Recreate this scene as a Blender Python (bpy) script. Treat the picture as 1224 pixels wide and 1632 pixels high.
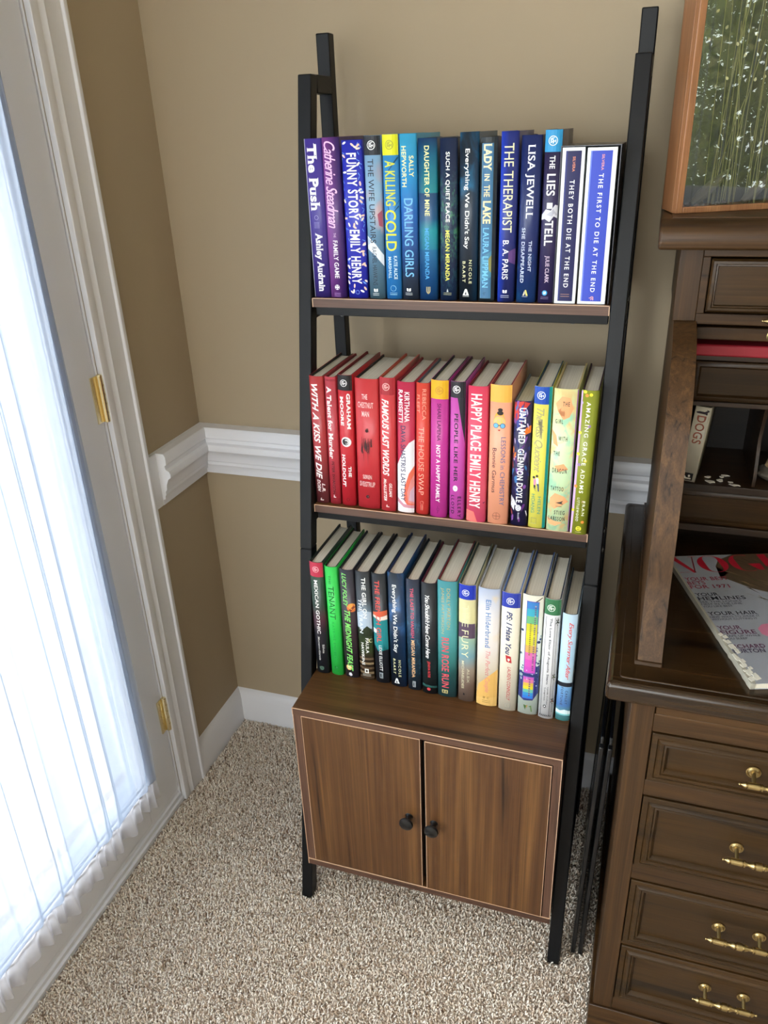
import bpy, bmesh, math, random
import numpy as np
from mathutils import Vector, Matrix

random.seed(7)
SC = bpy.context.scene
COL = SC.collection
for o in list(bpy.data.objects):
    bpy.data.objects.remove(o)

# ---------------------------------------------------------------- camera
CAM = dict(x=0.9622, y=-1.5036, z=1.4571, pitch=0.4526, yaw=-0.3314, roll=-0.0397, f=1248.02)
cp, sp = math.cos(CAM['pitch']), math.sin(CAM['pitch'])
cw, sw = math.cos(CAM['yaw']), math.sin(CAM['yaw'])
fwd = Vector((sw * cp, cw * cp, -sp)); rgt = Vector((cw, -sw, 0)); upv = rgt.cross(fwd)
cr, sr = math.cos(CAM['roll']), math.sin(CAM['roll'])
r2 = rgt * cr + upv * sr; u2 = upv * cr - rgt * sr
cam_d = bpy.data.cameras.new('camera')
cam = bpy.data.objects.new('camera', cam_d); COL.objects.link(cam)
M = Matrix((r2, u2, -fwd)).transposed().to_4x4()
M.translation = Vector((CAM['x'], CAM['y'], CAM['z']))
cam.matrix_world = M
cam_d.sensor_fit = 'VERTICAL'; cam_d.sensor_height = 32.0; cam_d.sensor_width = 24.0
cam_d.lens = 32.0 * CAM['f'] / 1632.0
cam_d.clip_start = 0.02; cam_d.clip_end = 100
SC.camera = cam

# ---------------------------------------------------------------- daylight
SKY = 13.4
w = bpy.data.worlds.new('overcast_sky'); SC.world = w; w.use_nodes = True
bg = w.node_tree.nodes['Background']
bg.inputs[0].default_value = (0.95, 0.968, 1.0, 1); bg.inputs[1].default_value = SKY
SC.view_settings.view_transform = 'Standard'; SC.view_settings.look = 'None'
SC.view_settings.exposure = 0.0; SC.view_settings.gamma = 1.0
SC.view_settings.use_curve_mapping = False
SC.cycles.use_denoising = True
SC.cycles.max_bounces = 10; SC.cycles.diffuse_bounces = 5; SC.cycles.glossy_bounces = 4
SC.cycles.transmission_bounces = 6; SC.cycles.transparent_max_bounces = 16
SC.cycles.sample_clamp_indirect = 6.0

ROOM_X1, ROOM_Y0, ROOM_H = 3.0, -4.0, 2.55
DOOR_Y0, DOOR_Y1, DOOR_H = -1.25, -0.317, 2.05     # opening in the door wall
W1 = (0.05, 1.15, 0.95, 2.30)                        # unseen front-wall window, placed to match the room light: x0 x1 z0 z1
W2 = (-1.95, -1.00, 1.15, 2.2)                      # desk-side wall window y0 y1 z0 z1
W3 = (-3.15, -1.42, 0.20, 2.10)                     # unseen glazed leaf, added on the door wall for more daylight

def portal(name, loc, rot, sx, sy):
    l = bpy.data.lights.new(name, 'AREA'); l.shape = 'RECTANGLE'; l.size = sx; l.size_y = sy
    l.cycles.is_portal = True
    o = bpy.data.objects.new(name, l); o.location = loc; o.rotation_euler = rot; COL.objects.link(o)
    return o
portal('daylight_portal_door', (-0.20, (DOOR_Y0 + DOOR_Y1) / 2, 1.06), (0, -math.pi / 2, 0), 1.86, 0.72)
portal('daylight_portal_added_leaf', (-0.20, (W3[0] + W3[1]) / 2, (W3[2] + W3[3]) / 2), (0, -math.pi / 2, 0), W3[3] - W3[2], W3[1] - W3[0])
portal('daylight_portal_front', ((W1[0] + W1[1]) / 2, ROOM_Y0 - 0.14, (W1[2] + W1[3]) / 2), (math.pi / 2, 0, 0), W1[1] - W1[0], W1[3] - W1[2])
portal('daylight_portal_side', (ROOM_X1 + 0.14, (W2[0] + W2[1]) / 2, (W2[2] + W2[3]) / 2), (0, math.pi / 2, 0), W2[3] - W2[2], W2[1] - W2[0])

# ---------------------------------------------------------------- materials
def lin(c):
    if isinstance(c, str):
        c = tuple(int(c[i:i + 2], 16) / 255 for i in (0, 2, 4))
    return tuple((x / 12.92 if x <= 0.04045 else ((x + 0.055) / 1.055) ** 2.4) for x in c) + (1.0,)

_mats = {}
def mat(name, color, rough=0.5, metal=0.0, spec=0.5, coat=0.0):
    if name in _mats: return _mats[name]
    m = bpy.data.materials.new(name); m.use_nodes = True
    b = m.node_tree.nodes['Principled BSDF']
    b.inputs['Base Color'].default_value = lin(color)
    b.inputs['Roughness'].default_value = rough; b.inputs['Metallic'].default_value = metal
    b.inputs['Specular IOR Level'].default_value = spec
    b.inputs['Coat Weight'].default_value = coat
    m.diffuse_color = lin(color)
    _mats[name] = m
    return m

class NT:
    def __init__(s, m): s.m = m; s.t = m.node_tree
    def n(s, typ, **k):
        nd = s.t.nodes.new(typ)
        for a, v in k.items(): setattr(nd, a, v)
        return nd
    def l(s, a, b): s.t.links.new(a, b)

def noise_bump(m, scale, strength, dist=0.002, coord='Object', stretch=(1, 1, 1)):
    t = NT(m); b = m.node_tree.nodes['Principled BSDF']
    tc = t.n('ShaderNodeTexCoord'); mp = t.n('ShaderNodeMapping'); mp.inputs['Scale'].default_value = stretch
    nz = t.n('ShaderNodeTexNoise'); nz.inputs['Scale'].default_value = scale; nz.inputs['Detail'].default_value = 4
    bp = t.n('ShaderNodeBump'); bp.inputs['Strength'].default_value = strength; bp.inputs['Distance'].default_value = dist
    t.l(tc.outputs[coord], mp.inputs[0]); t.l(mp.outputs[0], nz.inputs[0]); t.l(nz.outputs[0], bp.inputs['Height']); t.l(bp.outputs[0], b.inputs['Normal'])
    return m

def wood(name, axis, dark, mid, light, scale=1.0, rough=0.4, streak=14.0, spec=0.5, wear=None):
    """grain runs along axis 0/1/2"""
    if name in _mats: return _mats[name]
    m = mat(name, mid, rough, spec=spec); t = NT(m); b = m.node_tree.nodes['Principled BSDF']
    tc = t.n('ShaderNodeTexCoord'); mp = t.n('ShaderNodeMapping')
    s = [streak * scale] * 3; s[axis] = 0.9 * scale
    mp.inputs['Scale'].default_value = s
    t.l(tc.outputs['Object'], mp.inputs[0])
    n1 = t.n('ShaderNodeTexNoise'); n1.inputs['Scale'].default_value = 1.6; n1.inputs['Detail'].default_value = 5; n1.inputs['Distortion'].default_value = 1.4
    t.l(mp.outputs[0], n1.inputs[0])
    mp2 = t.n('ShaderNodeMapping'); s2 = [streak * scale * 9] * 3; s2[axis] = 5 * scale; mp2.inputs['Scale'].default_value = s2
    t.l(tc.outputs['Object'], mp2.inputs[0])
    n2 = t.n('ShaderNodeTexNoise'); n2.inputs['Scale'].default_value = 2.0; n2.inputs['Detail'].default_value = 3
    t.l(mp2.outputs[0], n2.inputs[0])
    r = t.n('ShaderNodeValToRGB'); e = r.color_ramp.elements
    e[0].position = 0.30; e[0].color = lin(dark); e[1].position = 0.72; e[1].color = lin(light)
    k = e.new(0.47); k.color = lin(mid)
    k = e.new(0.40); k.color = lin(mid)
    t.l(n1.outputs[0], r.inputs[0])
    mx = t.n('ShaderNodeMix', data_type='RGBA', blend_type='MULTIPLY'); mx.inputs[0].default_value = 0.55
    r2_ = t.n('ShaderNodeValToRGB'); r2_.color_ramp.elements[0].position = 0.33; r2_.color_ramp.elements[0].color = (0.45, 0.42, 0.40, 1)
    r2_.color_ramp.elements[1].position = 0.62; r2_.color_ramp.elements[1].color = (1, 1, 1, 1)
    t.l(n2.outputs[0], r2_.inputs[0]); t.l(r.outputs[0], mx.inputs[6]); t.l(r2_.outputs[0], mx.inputs[7])
    out = mx.outputs[2]
    if wear:
        n3 = t.n('ShaderNodeTexNoise'); n3.inputs['Scale'].default_value = 5; n3.inputs['Detail'].default_value = 6
        t.l(tc.outputs['Object'], n3.inputs[0])
        r3 = t.n('ShaderNodeValToRGB'); r3.color_ramp.elements[0].position = 0.52; r3.color_ramp.elements[0].color = (0, 0, 0, 1)
        r3.color_ramp.elements[1].position = 0.72; r3.color_ramp.elements[1].color = (0.55, 0.55, 0.55, 1)
        t.l(n3.outputs[0], r3.inputs[0])
        m2 = t.n('ShaderNodeMix', data_type='RGBA'); m2.inputs[7].default_value = lin(wear)
        t.l(r3.outputs[0], m2.inputs[0]); t.l(out, m2.inputs[6]); out = m2.outputs[2]
    t.l(out, b.inputs['Base Color'])
    bp = t.n('ShaderNodeBump'); bp.inputs['Strength'].default_value = 0.12; bp.inputs['Distance'].default_value = 0.001
    t.l(n2.outputs[0], bp.inputs['Height']); t.l(bp.outputs[0], b.inputs['Normal'])
    return m

WALL = noise_bump(mat('tan_wall_paint', 'aa9a81', 0.75, spec=0.25), 180, 0.08, 0.001)
CEIL = mat('ceiling_paint', 'e8e5de', 0.9)
TRIM = mat('white_trim_paint', 'e6e7ec', 0.35)
DOORW = mat('white_door_paint', 'dddfe6', 0.38)
BLACK = noise_bump(mat('black_powder_coat', '111214', 0.42, spec=0.22), 900, 0.15, 0.0004)
BLACKP = mat('black_plastic', '0e0f11', 0.3)
BRASS = mat('brass', 'ab9668', 0.33, metal=1.0)
BRASSB = mat('bright_brass', 'ecdcae', 0.2, metal=1.0)
WAL_X = wood('walnut_laminate_along', 0, '321f0d', '5a3a1f', '6e4a27', 0.7, 0.42, 40)
WAL_Z = wood('walnut_laminate_upright', 2, '22130a', '56371d', '74502b', 0.55, 0.42, 46)
WAL_E = wood('walnut_laminate_edge', 0, '3a261d', '5a3e30', '6a4b3a', 1.0, 0.45, 30)
EDGE = mat('pale_edge_line', 'd9b393', 0.5)
OAK_X = wood('dark_oak_along', 0, '1d1209', '3b2815', '4e351b', 1.0, 0.36, 30, wear='2e1d10', spec=0.3)
OAK_Z = wood('dark_oak_upright', 2, '23160b', '48311b', '614425', 0.8, 0.46, 60, wear='352311', spec=0.3)
OAK_S = wood('dark_oak_stile', 2, '1d1209', '3b2815', '50371e', 0.8, 0.42, 50, wear='2e1d10', spec=0.3)
OAK_D = wood('dark_oak_drawer', 0, '21160a', '35240f', '432d13', 1.0, 0.36, 16, spec=0.3)
OAK_T = wood('dark_oak_top', 0, '160d06', '2d1e0d', '3e2914', 1.0, 0.24, 24, spec=0.4)
CHERRY = wood('reddish_wood', 2, '6d4329', '996844', 'ad7a50', 1.0, 0.4, 20)
PAGES = None
def pages_mat():
    m = mat('book_pages', 'ddd6c6', 0.8, spec=0.1); t = NT(m); b = m.node_tree.nodes['Principled BSDF']
    tc = t.n('ShaderNodeTexCoord'); mp = t.n('ShaderNodeMapping'); mp.inputs['Scale'].default_value = (2600, 3, 3)
    nz = t.n('ShaderNodeTexNoise'); nz.inputs['Scale'].default_value = 1; nz.inputs['Detail'].default_value = 2
    r = t.n('ShaderNodeValToRGB'); r.color_ramp.elements[0].position = 0.3; r.color_ramp.elements[0].color = lin('c4bcaa')
    r.color_ramp.elements[1].position = 0.6; r.color_ramp.elements[1].color = lin('e4dece')
    t.l(tc.outputs['Object'], mp.inputs[0]); t.l(mp.outputs[0], nz.inputs[0]); t.l(nz.outputs[0], r.inputs[0]); t.l(r.outputs[0], b.inputs['Base Color'])
    return m
PAGES = pages_mat()

def glass_mat():
    m = bpy.data.materials.new('clear_pane_glass'); m.use_nodes = True; t = NT(m); t.t.nodes.clear()
    o = t.n('ShaderNodeOutputMaterial'); mx = t.n('ShaderNodeMixShader'); lwt = t.n('ShaderNodeLayerWeight'); lwt.inputs[0].default_value = 0.5
    pw = t.n('ShaderNodeMath', operation='POWER'); pw.inputs[1].default_value = 5.0; t.l(lwt.outputs['Facing'], pw.inputs[0])
    fr = t.n('ShaderNodeMapRange'); fr.inputs[3].default_value = 0.055; fr.inputs[4].default_value = 1.0; t.l(pw.outputs[0], fr.inputs[0])
    a = t.n('ShaderNodeBsdfTransparent'); a.inputs[0].default_value = (0.96, 0.98, 0.97, 1); g = t.n('ShaderNodeBsdfGlossy'); g.inputs['Roughness'].default_value = 0.0
    t.l(fr.outputs[0], mx.inputs[0]); t.l(a.outputs[0], mx.inputs[1]); t.l(g.outputs[0], mx.inputs[2]); t.l(mx.outputs[0], o.inputs[0])
    return m
GLASS = glass_mat()

def sheer_mat(name='sheer_voile', opac=0.87, dif=(0.78, 0.82, 0.90, 1), tra=(0.095, 0.12, 0.165, 1)):
    m = bpy.data.materials.new(name); m.use_nodes = True; t = NT(m); t.t.nodes.clear()
    o = t.n('ShaderNodeOutputMaterial'); mx = t.n('ShaderNodeMixShader')
    lw = t.n('ShaderNodeLayerWeight'); lw.inputs[0].default_value = 0.5
    mr = t.n('ShaderNodeMapRange'); mr.inputs[1].default_value = 0.38; mr.inputs[2].default_value = 0.66; mr.inputs[3].default_value = opac; mr.inputs[4].default_value = min(0.99, opac + 0.6)
    tr = t.n('ShaderNodeBsdfTransparent')
    m2 = t.n('ShaderNodeMixShader'); m2.inputs[0].default_value = 0.62
    d = t.n('ShaderNodeBsdfDiffuse'); d.inputs[0].default_value = dif
    tl = t.n('ShaderNodeBsdfTranslucent'); tl.inputs[0].default_value = tra
    t.l(lw.outputs['Facing'], mr.inputs[0]); t.l(mr.outputs[0], mx.inputs[0])
    t.l(tr.outputs[0], mx.inputs[1]); t.l(d.outputs[0], m2.inputs[1]); t.l(tl.outputs[0], m2.inputs[2]); t.l(m2.outputs[0], mx.inputs[2])
    t.l(mx.outputs[0], o.inputs[0])
    return m
SHEER = sheer_mat()

# ---------------------------------------------------------------- mesh helpers
class MB:
    def __init__(s): s.bm = bmesh.new()
    def box(s, x0, x1, y0, y1, z0, z1, mi=0):
        v = [s.bm.verts.new(p) for p in ((x0, y0, z0), (x1, y0, z0), (x1, y1, z0), (x0, y1, z0), (x0, y0, z1), (x1, y0, z1), (x1, y1, z1), (x0, y1, z1))]
        for f in ((0, 3, 2, 1), (4, 5, 6, 7), (0, 1, 5, 4), (1, 2, 6, 5), (2, 3, 7, 6), (3, 0, 4, 7)):
            q = s.bm.faces.new([v[i] for i in f]); q.material_index = mi
        return v
    def hexa(s, bot, top, mi=0):
        v = [s.bm.verts.new(p) for p in list(bot) + list(top)]
        n = len(bot)
        fs = [list(reversed(range(n))), list(range(n, 2 * n))] + [[i, (i + 1) % n, n + (i + 1) % n, n + i] for i in range(n)]
        for f in fs: s.bm.faces.new([v[i] for i in f]).material_index = mi
    def prism(s, prof, axis, a0, a1, mi=0, smooth=False):
        """prof: list of 2D points in the two other axes (cyclic order), extruded along axis"""
        def P(p, a):
            if axis == 0: return (a, p[0], p[1])
            if axis == 1: return (p[0], a, p[1])
            return (p[0], p[1], a)
        A = [s.bm.verts.new(P(p, a0)) for p in prof]; B = [s.bm.verts.new(P(p, a1)) for p in prof]
        n = len(prof)
        for i in range(n):
            f = s.bm.faces.new((A[i], A[(i + 1) % n], B[(i + 1) % n], B[i])); f.material_index = mi; f.smooth = smooth
        s.bm.faces.new(A).material_index = mi; s.bm.faces.new(list(reversed(B))).material_index = mi
    def lathe(s, prof, org, axis, seg=20, mi=0):
        """prof: (along, radius); axis unit Vector"""
        ax = Vector(axis).normalized(); u = ax.orthogonal().normalized(); v = ax.cross(u); o = Vector(org)
        rings = []
        for a, r in prof:
            if r < 1e-6: rings.append([s.bm.verts.new(o + ax * a)])
            else: rings.append([s.bm.verts.new(o + ax * a + (u * math.cos(t) + v * math.sin(t)) * r) for t in [2 * math.pi * k / seg for k in range(seg)]])
        for R, S in zip(rings, rings[1:]):
            for k in range(seg):
                a, b = R[k % len(R)], R[(k + 1) % len(R)]; c, d = S[(k + 1) % len(S)], S[k % len(S)]
                vs = []
                for x in (a, b, c, d):
                    if x not in vs: vs.append(x)
                if len(vs) >= 3:
                    f = s.bm.faces.new(vs); f.material_index = mi; f.smooth = True
        for R in (rings[0], rings[-1]):
            if len(R) > 2: s.bm.faces.new(R).material_index = mi
    def cyl(s, p0, p1, r, seg=12, mi=0):
        d = Vector(p1) - Vector(p0); s.lathe([(0, r), (d.length, r)], p0, d, seg, mi)
    def build(s, name, mats, parent=None, bevel=0, seg=2, loc=None, smooth=False, recalc=True):
        if recalc: bmesh.ops.recalc_face_normals(s.bm, faces=s.bm.faces)
        me = bpy.data.meshes.new(name); s.bm.to_mesh(me); s.bm.free()
        for m in (mats if isinstance(mats, (list, tuple)) else [mats]): me.materials.append(m)
        if smooth:
            for p in me.polygons: p.use_smooth = True
        me.set_sharp_from_angle(angle=math.radians(35))
        o = bpy.data.objects.new(name, me); COL.objects.link(o)
        if parent: o.parent = parent
        if loc: o.location = loc
        if bevel:
            b = o.modifiers.new('bevel', 'BEVEL'); b.width = bevel; b.segments = seg; b.limit_method = 'ANGLE'; b.angle_limit = math.radians(40)
        return o

def thing(name, label, cat, loc=(0, 0, 0), rot=(0, 0, 0), group=None):
    o = bpy.data.objects.new(name, None); COL.objects.link(o); o.location = loc; o.rotation_euler = rot
    o.empty_display_size = 0.05
    o['label'] = label; o['category'] = cat
    if group: o['group'] = group
    return o
def tag(o, label, cat, group=None):
    o['label'] = label; o['category'] = cat
    if group: o['group'] = group
    return o
def struct(o): o['kind'] = 'structure'; return o

# ---------------------------------------------------------------- room shell
T = 0.12
b = MB(); b.box(-0.2, ROOM_X1 + T, ROOM_Y0 - T, T, -0.1, -0.004); 
FLOORM = mat('carpet_backing', 'a8957d', 0.95, spec=0.05)
def carpet_mat(m):
    t = NT(m); bs = m.node_tree.nodes['Principled BSDF']; tc = t.n('ShaderNodeTexCoord'); v = t.n('ShaderNodeTexNoise'); v.inputs['Scale'].default_value = 260; v.inputs['Detail'].default_value = 3
    r = t.n('ShaderNodeValToRGB'); e = r.color_ramp.elements; e[0].position = 0.35; e[0].color = lin('8d7866'); e[1].position = 0.62; e[1].color = lin('f3e6d8')
    t.l(tc.outputs['Object'], v.inputs[0]); t.l(v.outputs[0], r.inputs[0]); t.l(r.outputs[0], bs.inputs['Base Color'])
    bp = t.n('ShaderNodeBump'); bp.inputs['Distance'].default_value = 0.006; t.l(v.outputs[0], bp.inputs['Height']); t.l(bp.outputs[0], bs.inputs['Normal'])
carpet_mat(FLOORM)
struct(b.build('floor', FLOORM))
b = MB(); b.box(-T, ROOM_X1 + T, ROOM_Y0 - T, T, ROOM_H, ROOM_H + 0.1); struct(b.build('ceiling', CEIL))
b = MB(); b.box(-T, ROOM_X1 + T, 0, T, -0.1, ROOM_H); struct(b.build('wall_back', WALL))
b = MB()   # door wall with opening
b.box(-T, 0, DOOR_Y1, 0, -0.1, ROOM_H); b.box(-T, 0, W3[1], DOOR_Y0, -0.1, ROOM_H); b.box(-T, 0, ROOM_Y0 - T, W3[0], -0.1, ROOM_H); b.box(-T, 0, W3[0], W3[1], -0.1, W3[2]); b.box(-T, 0, W3[0], W3[1], W3[3], ROOM_H); b.box(-T, 0, DOOR_Y0, DOOR_Y1, DOOR_H, ROOM_H)
struct(b.build('wall_left', WALL))
b = MB()
b.box(ROOM_X1, ROOM_X1 + T, W2[1], 0, -0.1, ROOM_H); b.box(ROOM_X1, ROOM_X1 + T, ROOM_Y0 - T, W2[0], -0.1, ROOM_H)
b.box(ROOM_X1, ROOM_X1 + T, W2[0], W2[1], -0.1, W2[2]); b.box(ROOM_X1, ROOM_X1 + T, W2[0], W2[1], W2[3], ROOM_H)
struct(b.build('wall_right', WALL))
b = MB()
b.box(0, W1[0], ROOM_Y0 - T, ROOM_Y0, -0.1, ROOM_H); b.box(W1[1], ROOM_X1, ROOM_Y0 - T, ROOM_Y0, -0.1, ROOM_H)
b.box(W1[0], W1[1], ROOM_Y0 - T, ROOM_Y0, -0.1, W1[2]); b.box(W1[0], W1[1], ROOM_Y0 - T, ROOM_Y0, W1[3], ROOM_H)
struct(b.build('wall_front', WALL))

# windows (frame + pane)
def window(name, plane, a0, a1, z0, z1, c):
    b = MB(); fw, d = 0.05, 0.05
    def bx(p0, p1, q0, q1, dd=d):
        if plane == 'y': b.box(p0, p1, c - dd, c, q0, q1)
        else: b.box(c, c + dd, p0, p1, q0, q1)
    bx(a0, a0 + fw, z0, z1); bx(a1 - fw, a1, z0, z1); bx(a0 + fw, a1 - fw, z0, z0 + fw); bx(a0 + fw, a1 - fw, z1 - fw, z1)
    zm = (z0 + z1) / 2
    if name == 'unseen_window_1': bx(a0 + fw, a1 - fw, zm - 0.022, zm + 0.022, d - 0.01)
    o = struct(b.build(name, TRIM, bevel=0.004))
    b = MB()
    if plane == 'y': b.box(a0 + fw, a1 - fw, c - 0.03, c - 0.027, z0 + fw, z1 - fw)
    else: b.box(c + 0.027, c + 0.03, a0 + fw, a1 - fw, z0 + fw, z1 - fw)
    b.build('glass_pane', GLASS, o)
    b = MB(); e = 0.07   # casing
    if plane == 'y':
        for q in ((a0 - e, a0, z0 - e, z1 + e), (a1, a1 + e, z0 - e, z1 + e), (a0, a1, z1, z1 + e), (a0, a1, z0 - e, z0)): b.box(q[0], q[1], c + 0.0, c + 0.018 + 0.12 * 0, q[2], q[3])
    elif c < 1:
        for q in ((a0 - e, a0, z0 - e, z1 + e), (a1, a1 + e, z0 - e, z1 + e), (a0, a1, z1, z1 + e), (a0, a1, z0 - e, z0)): b.box(0, 0.018, q[0], q[1], q[2], q[3])
    else:
        for q in ((a0 - e, a0, z0 - e, z1 + e), (a1, a1 + e, z0 - e, z1 + e), (a0, a1, z1, z1 + e), (a0, a1, z0 - e, z0)): b.box(c - 0.018, c, q[0], q[1], q[2], q[3])
    b.build('window_casing', TRIM, o, bevel=0.004)
    return o
window('unseen_window_1', 'y', W1[0], W1[1], W1[2], W1[3], ROOM_Y0)
window('added_window_3', 'x', W3[0], W3[1], W3[2], W3[3], -0.06)
window('window_2', 'x', W2[0], W2[1], W2[2], W2[3], ROOM_X1)

# base boards and chair rail
BB = [(0, -0.003), (0.015, -0.003), (0.015, 0.072), (0.0135, 0.075), (0.0125, 0.082), (0.010, 0.088), (0.006, 0.0945), (0, 0.0985)]
CASE_Y = -0.232
b = MB(); b.prism([(-p, z) for p, z in BB], 0, 0.0, ROOM_X1); struct(b.build('baseboard_back', TRIM))
b = MB(); b.prism([(p, z) for p, z in BB], 1, CASE_Y + 0.001, 0.0); struct(b.build('baseboard_left', TRIM))
CR = [(0, .744), (.010, .744), (.010, .7565), (.0155, .758), (.0165, .766), (.019, .769), (.019, .777), (.0225, .780), (.0245, .793), (.031, .806), (.037, .810), (.038, .818), (.035, .8245), (.028, .828), (.0265, .836), (.031, .840), (.031, .857), (.027, .8635), (0, .8643)]
b = MB(); b.prism([(-p, z) for p, z in CR], 0, 0.0, ROOM_X1); struct(b.build('trim_1', TRIM))
b = MB(); b.box(0, 0.009, CASE_Y + 0.001, 0, .744, .8643)
pr = [(p, z) for p, z in CR]
b.prism(pr, 1, -0.198, 0.0)
struct(b.build('trim_2', TRIM))
# door casing
CS = [(-0.232, 0), (-0.232, 0.017), (-0.238, 0.0185), (-0.243, 0.0185), (-0.246, 0.014), (-0.250, 0.0145), (-0.280, 0.0115), (-0.284, 0.0135), (-0.288, 0.0115), (-0.296, 0.010), (-0.300, 0.012), (-0.3165, 0.012), (-0.3165, 0.0)]
b = MB(); b.prism([(x, y) for y, x in CS], 2, -0.003, DOOR_H + 0.085)
mir = [(x, 2 * (DOOR_Y0 + DOOR_Y1) / 2 - y) for y, x in CS]
b.prism(mir, 2, -0.003, DOOR_H + 0.085)
b.box(0, 0.014, DOOR_Y0, DOOR_Y1, DOOR_H, DOOR_H + 0.085)
b.box(-T, 0.0, DOOR_Y1 - 0.004, DOOR_Y1, 0, DOOR_H)     # jamb lining
b.box(-T, 0.0, DOOR_Y0, DOOR_Y0 + 0.004, 0, DOOR_H)
struct(b.build('trim_3', TRIM, bevel=0.001))

# door slab with a full-height glazed light
DY1, DY0 = DOOR_Y1 - 0.006, DOOR_Y0 + 0.006
GY1, GY0, GZ0, GZ1 = -0.436, -1.13, 0.165, 1.95
b = MB(); dx0, dx1 = -0.045, -0.002
b.box(dx0, dx1, GY1, DY1, 0.036, 2.04); b.box(dx0, dx1, DY0, GY0, 0.036, 2.04)
b.box(dx0, dx1, GY0, GY1, 0.036, GZ0); b.box(dx0, dx1, GY0, GY1, GZ1, 2.04)
for (y0, y1, z0, z1) in ((GY1 - 0.0, GY1 + 0.02, GZ0 - 0.02, GZ1 + 0.02), (GY0 - 0.02, GY0, GZ0 - 0.02, GZ1 + 0.02), (GY0, GY1, GZ0 - 0.02, GZ0), (GY0, GY1, GZ1, GZ1 + 0.02)):
    b.box(dx1, dx1 + 0.006, y0, y1, z0, z1)
door = struct(b.build('door_1', DOORW, bevel=0.002))
b = MB(); b.box(-0.026, -0.022, GY0, GY1, GZ0, GZ1); b.build('glass_pane', GLASS, door)
b = MB(); b.prism([(-0.10, -0.003), (0.006, -0.003), (0.006, 0.008), (0.001, 0.011), (0.001, 0.020), (-0.004, 0.0235), (-0.006, 0.032), (-0.10, 0.032)], 1, DY0, DOOR_Y1 - 0.0005)
b.build('door_sill', DOORW, door, bevel=0.001)
for zc in (1.022, 0.266):
    b = MB(); cx, cy = 0.0045, -0.3205
    b.cyl((cx, cy, zc - 0.0445), (cx, cy, zc + 0.0445), 0.0058, 14)
    for q in (-0.0267, -0.0089, 0.0089, 0.0267): b.cyl((cx, cy, zc + q - 0.0012), (cx, cy, zc + q + 0.0012), 0.0064, 14)
    b.lathe([(0, 0.0058), (0.002, 0.005), (0.004, 0.0)], (cx, cy, zc + 0.0445), (0, 0, 1), 12)
    b.box(-0.0018, 0.0006, cy - 0.020, cy, zc - 0.0445, zc + 0.0445)
    h = b.build('hinge', BRASSB, door); h['label'] = 'brass hinge'

# sheer curtain gathered on the door between two rods
def curtain():
    root = thing('sheer_curtain', 'white sheer curtain gathered over the glass of the white door', 'curtain', (0.0, 0, 0))
    y0, y1 = -1.17, -0.428
    ny, zs = 700, [0.172, 0.18, 0.2, 0.26, 0.4, 0.6, 0.9, 1.2, 1.5, 1.75, 1.9, 1.97]
    rnd = random.Random(3)
    ph = [rnd.uniform(0, 6.28) for _ in range(8)]
    def fold(y, z):
        yy = y + 0.006 * math.sin(2.1 * z + ph[0]) + 0.010 * math.sin(0.9 * z + 12 * y)
        cl = max(0.0, 0.25 + 0.9 * math.sin(yy * 33 + ph[2] + 0.8 * math.sin(yy * 11)))      # bunched folds between flatter stretches
        edge = math.exp(-((yy - y1) / 0.035) ** 2)
        cl = min(1.0, cl + edge)
        return cl * (0.0105 * math.sin(yy * 128 + ph[1]) + 0.0040 * math.sin(yy * 271 + ph[3])) + 0.0045 * math.sin(yy * 37 + ph[4])
    bm = bmesh.new(); g = []
    for z in zs:
        row = []
        for i in range(ny + 1):
            y = y0 + (y1 - y0) * i / ny
            amp = 0.35 if z < 0.175 or z > 1.96 else (0.6 if z < 0.21 else 1.0)
            row.append(bm.verts.new((0.026 + amp * fold(y, z), y, z)))
        g.append(row)
    for a, c in zip(g, g[1:]):
        for i in range(ny):
            bm.faces.new((a[i], a[i + 1], c[i + 1], c[i])).smooth = True
    me = bpy.data.meshes.new('curtain_panel'); bm.to_mesh(me); bm.free(); me.materials.append(SHEER)
    o = bpy.data.objects.new('curtain_panel', me); COL.objects.link(o); o.parent = root
    # side hem
    b = MB(); b.prism([(0.020, y1 - 0.016), (0.026, y1 - 0.012), (0.026, y1 + 0.000), (0.021, y1 + 0.002)], 2, 0.172, 1.97)
    h = b.build('side_hem', sheer_mat('sheer_voile_hem', 0.6, (.8, .84, .92, 1), (.2, .24, .32, 1)), root)
    # ruffled heading below the lower rod
    bm = bmesh.new(); g = []
    for z in (0.172, 0.165, 0.150, 0.132, 0.112):
        t = (0.172 - z) / 0.06; row = []
        for i in range(ny + 1):
            y = y0 + (y1 + 0.006 - y0) * i / ny
            zz = z + 0.004 * t * math.sin(y * 90 + 1.0) + 0.003 * t * math.sin(y * 37)
            row.append(bm.verts.new((0.024 + (0.25 + 0.9 * t) * (0.006 * math.sin(y * 210 + 2 * math.sin(y * 41)) + 0.004 * math.sin(y * 96 + 1)), y, zz)))
        g.append(row)
    for a, c in zip(g, g[1:]):
        for i in range(ny): bm.faces.new((a[i], a[i + 1], c[i + 1], c[i])).smooth = True
    me = bpy.data.meshes.new('bottom_ruffle'); bm.to_mesh(me); bm.free(); me.materials.append(sheer_mat('sheer_voile_ruffle', 0.7, (0.93, 0.92, 0.95, 1), (0.5, 0.5, 0.54, 1)))
    o = bpy.data.objects.new('bottom_ruffle', me); COL.objects.link(o); o.parent = root
    for z in (0.168, 1.965):
        b = MB(); b.cyl((0.017, y0 - 0.01, z), (0.017, y1 + 0.008, z), 0.004, 10)
        b.box(-0.002, 0.017, y1 + 0.004, y1 + 0.008, z - .007, z + .007)
        b.build('curtain_rod', TRIM, root)
curtain()

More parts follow.
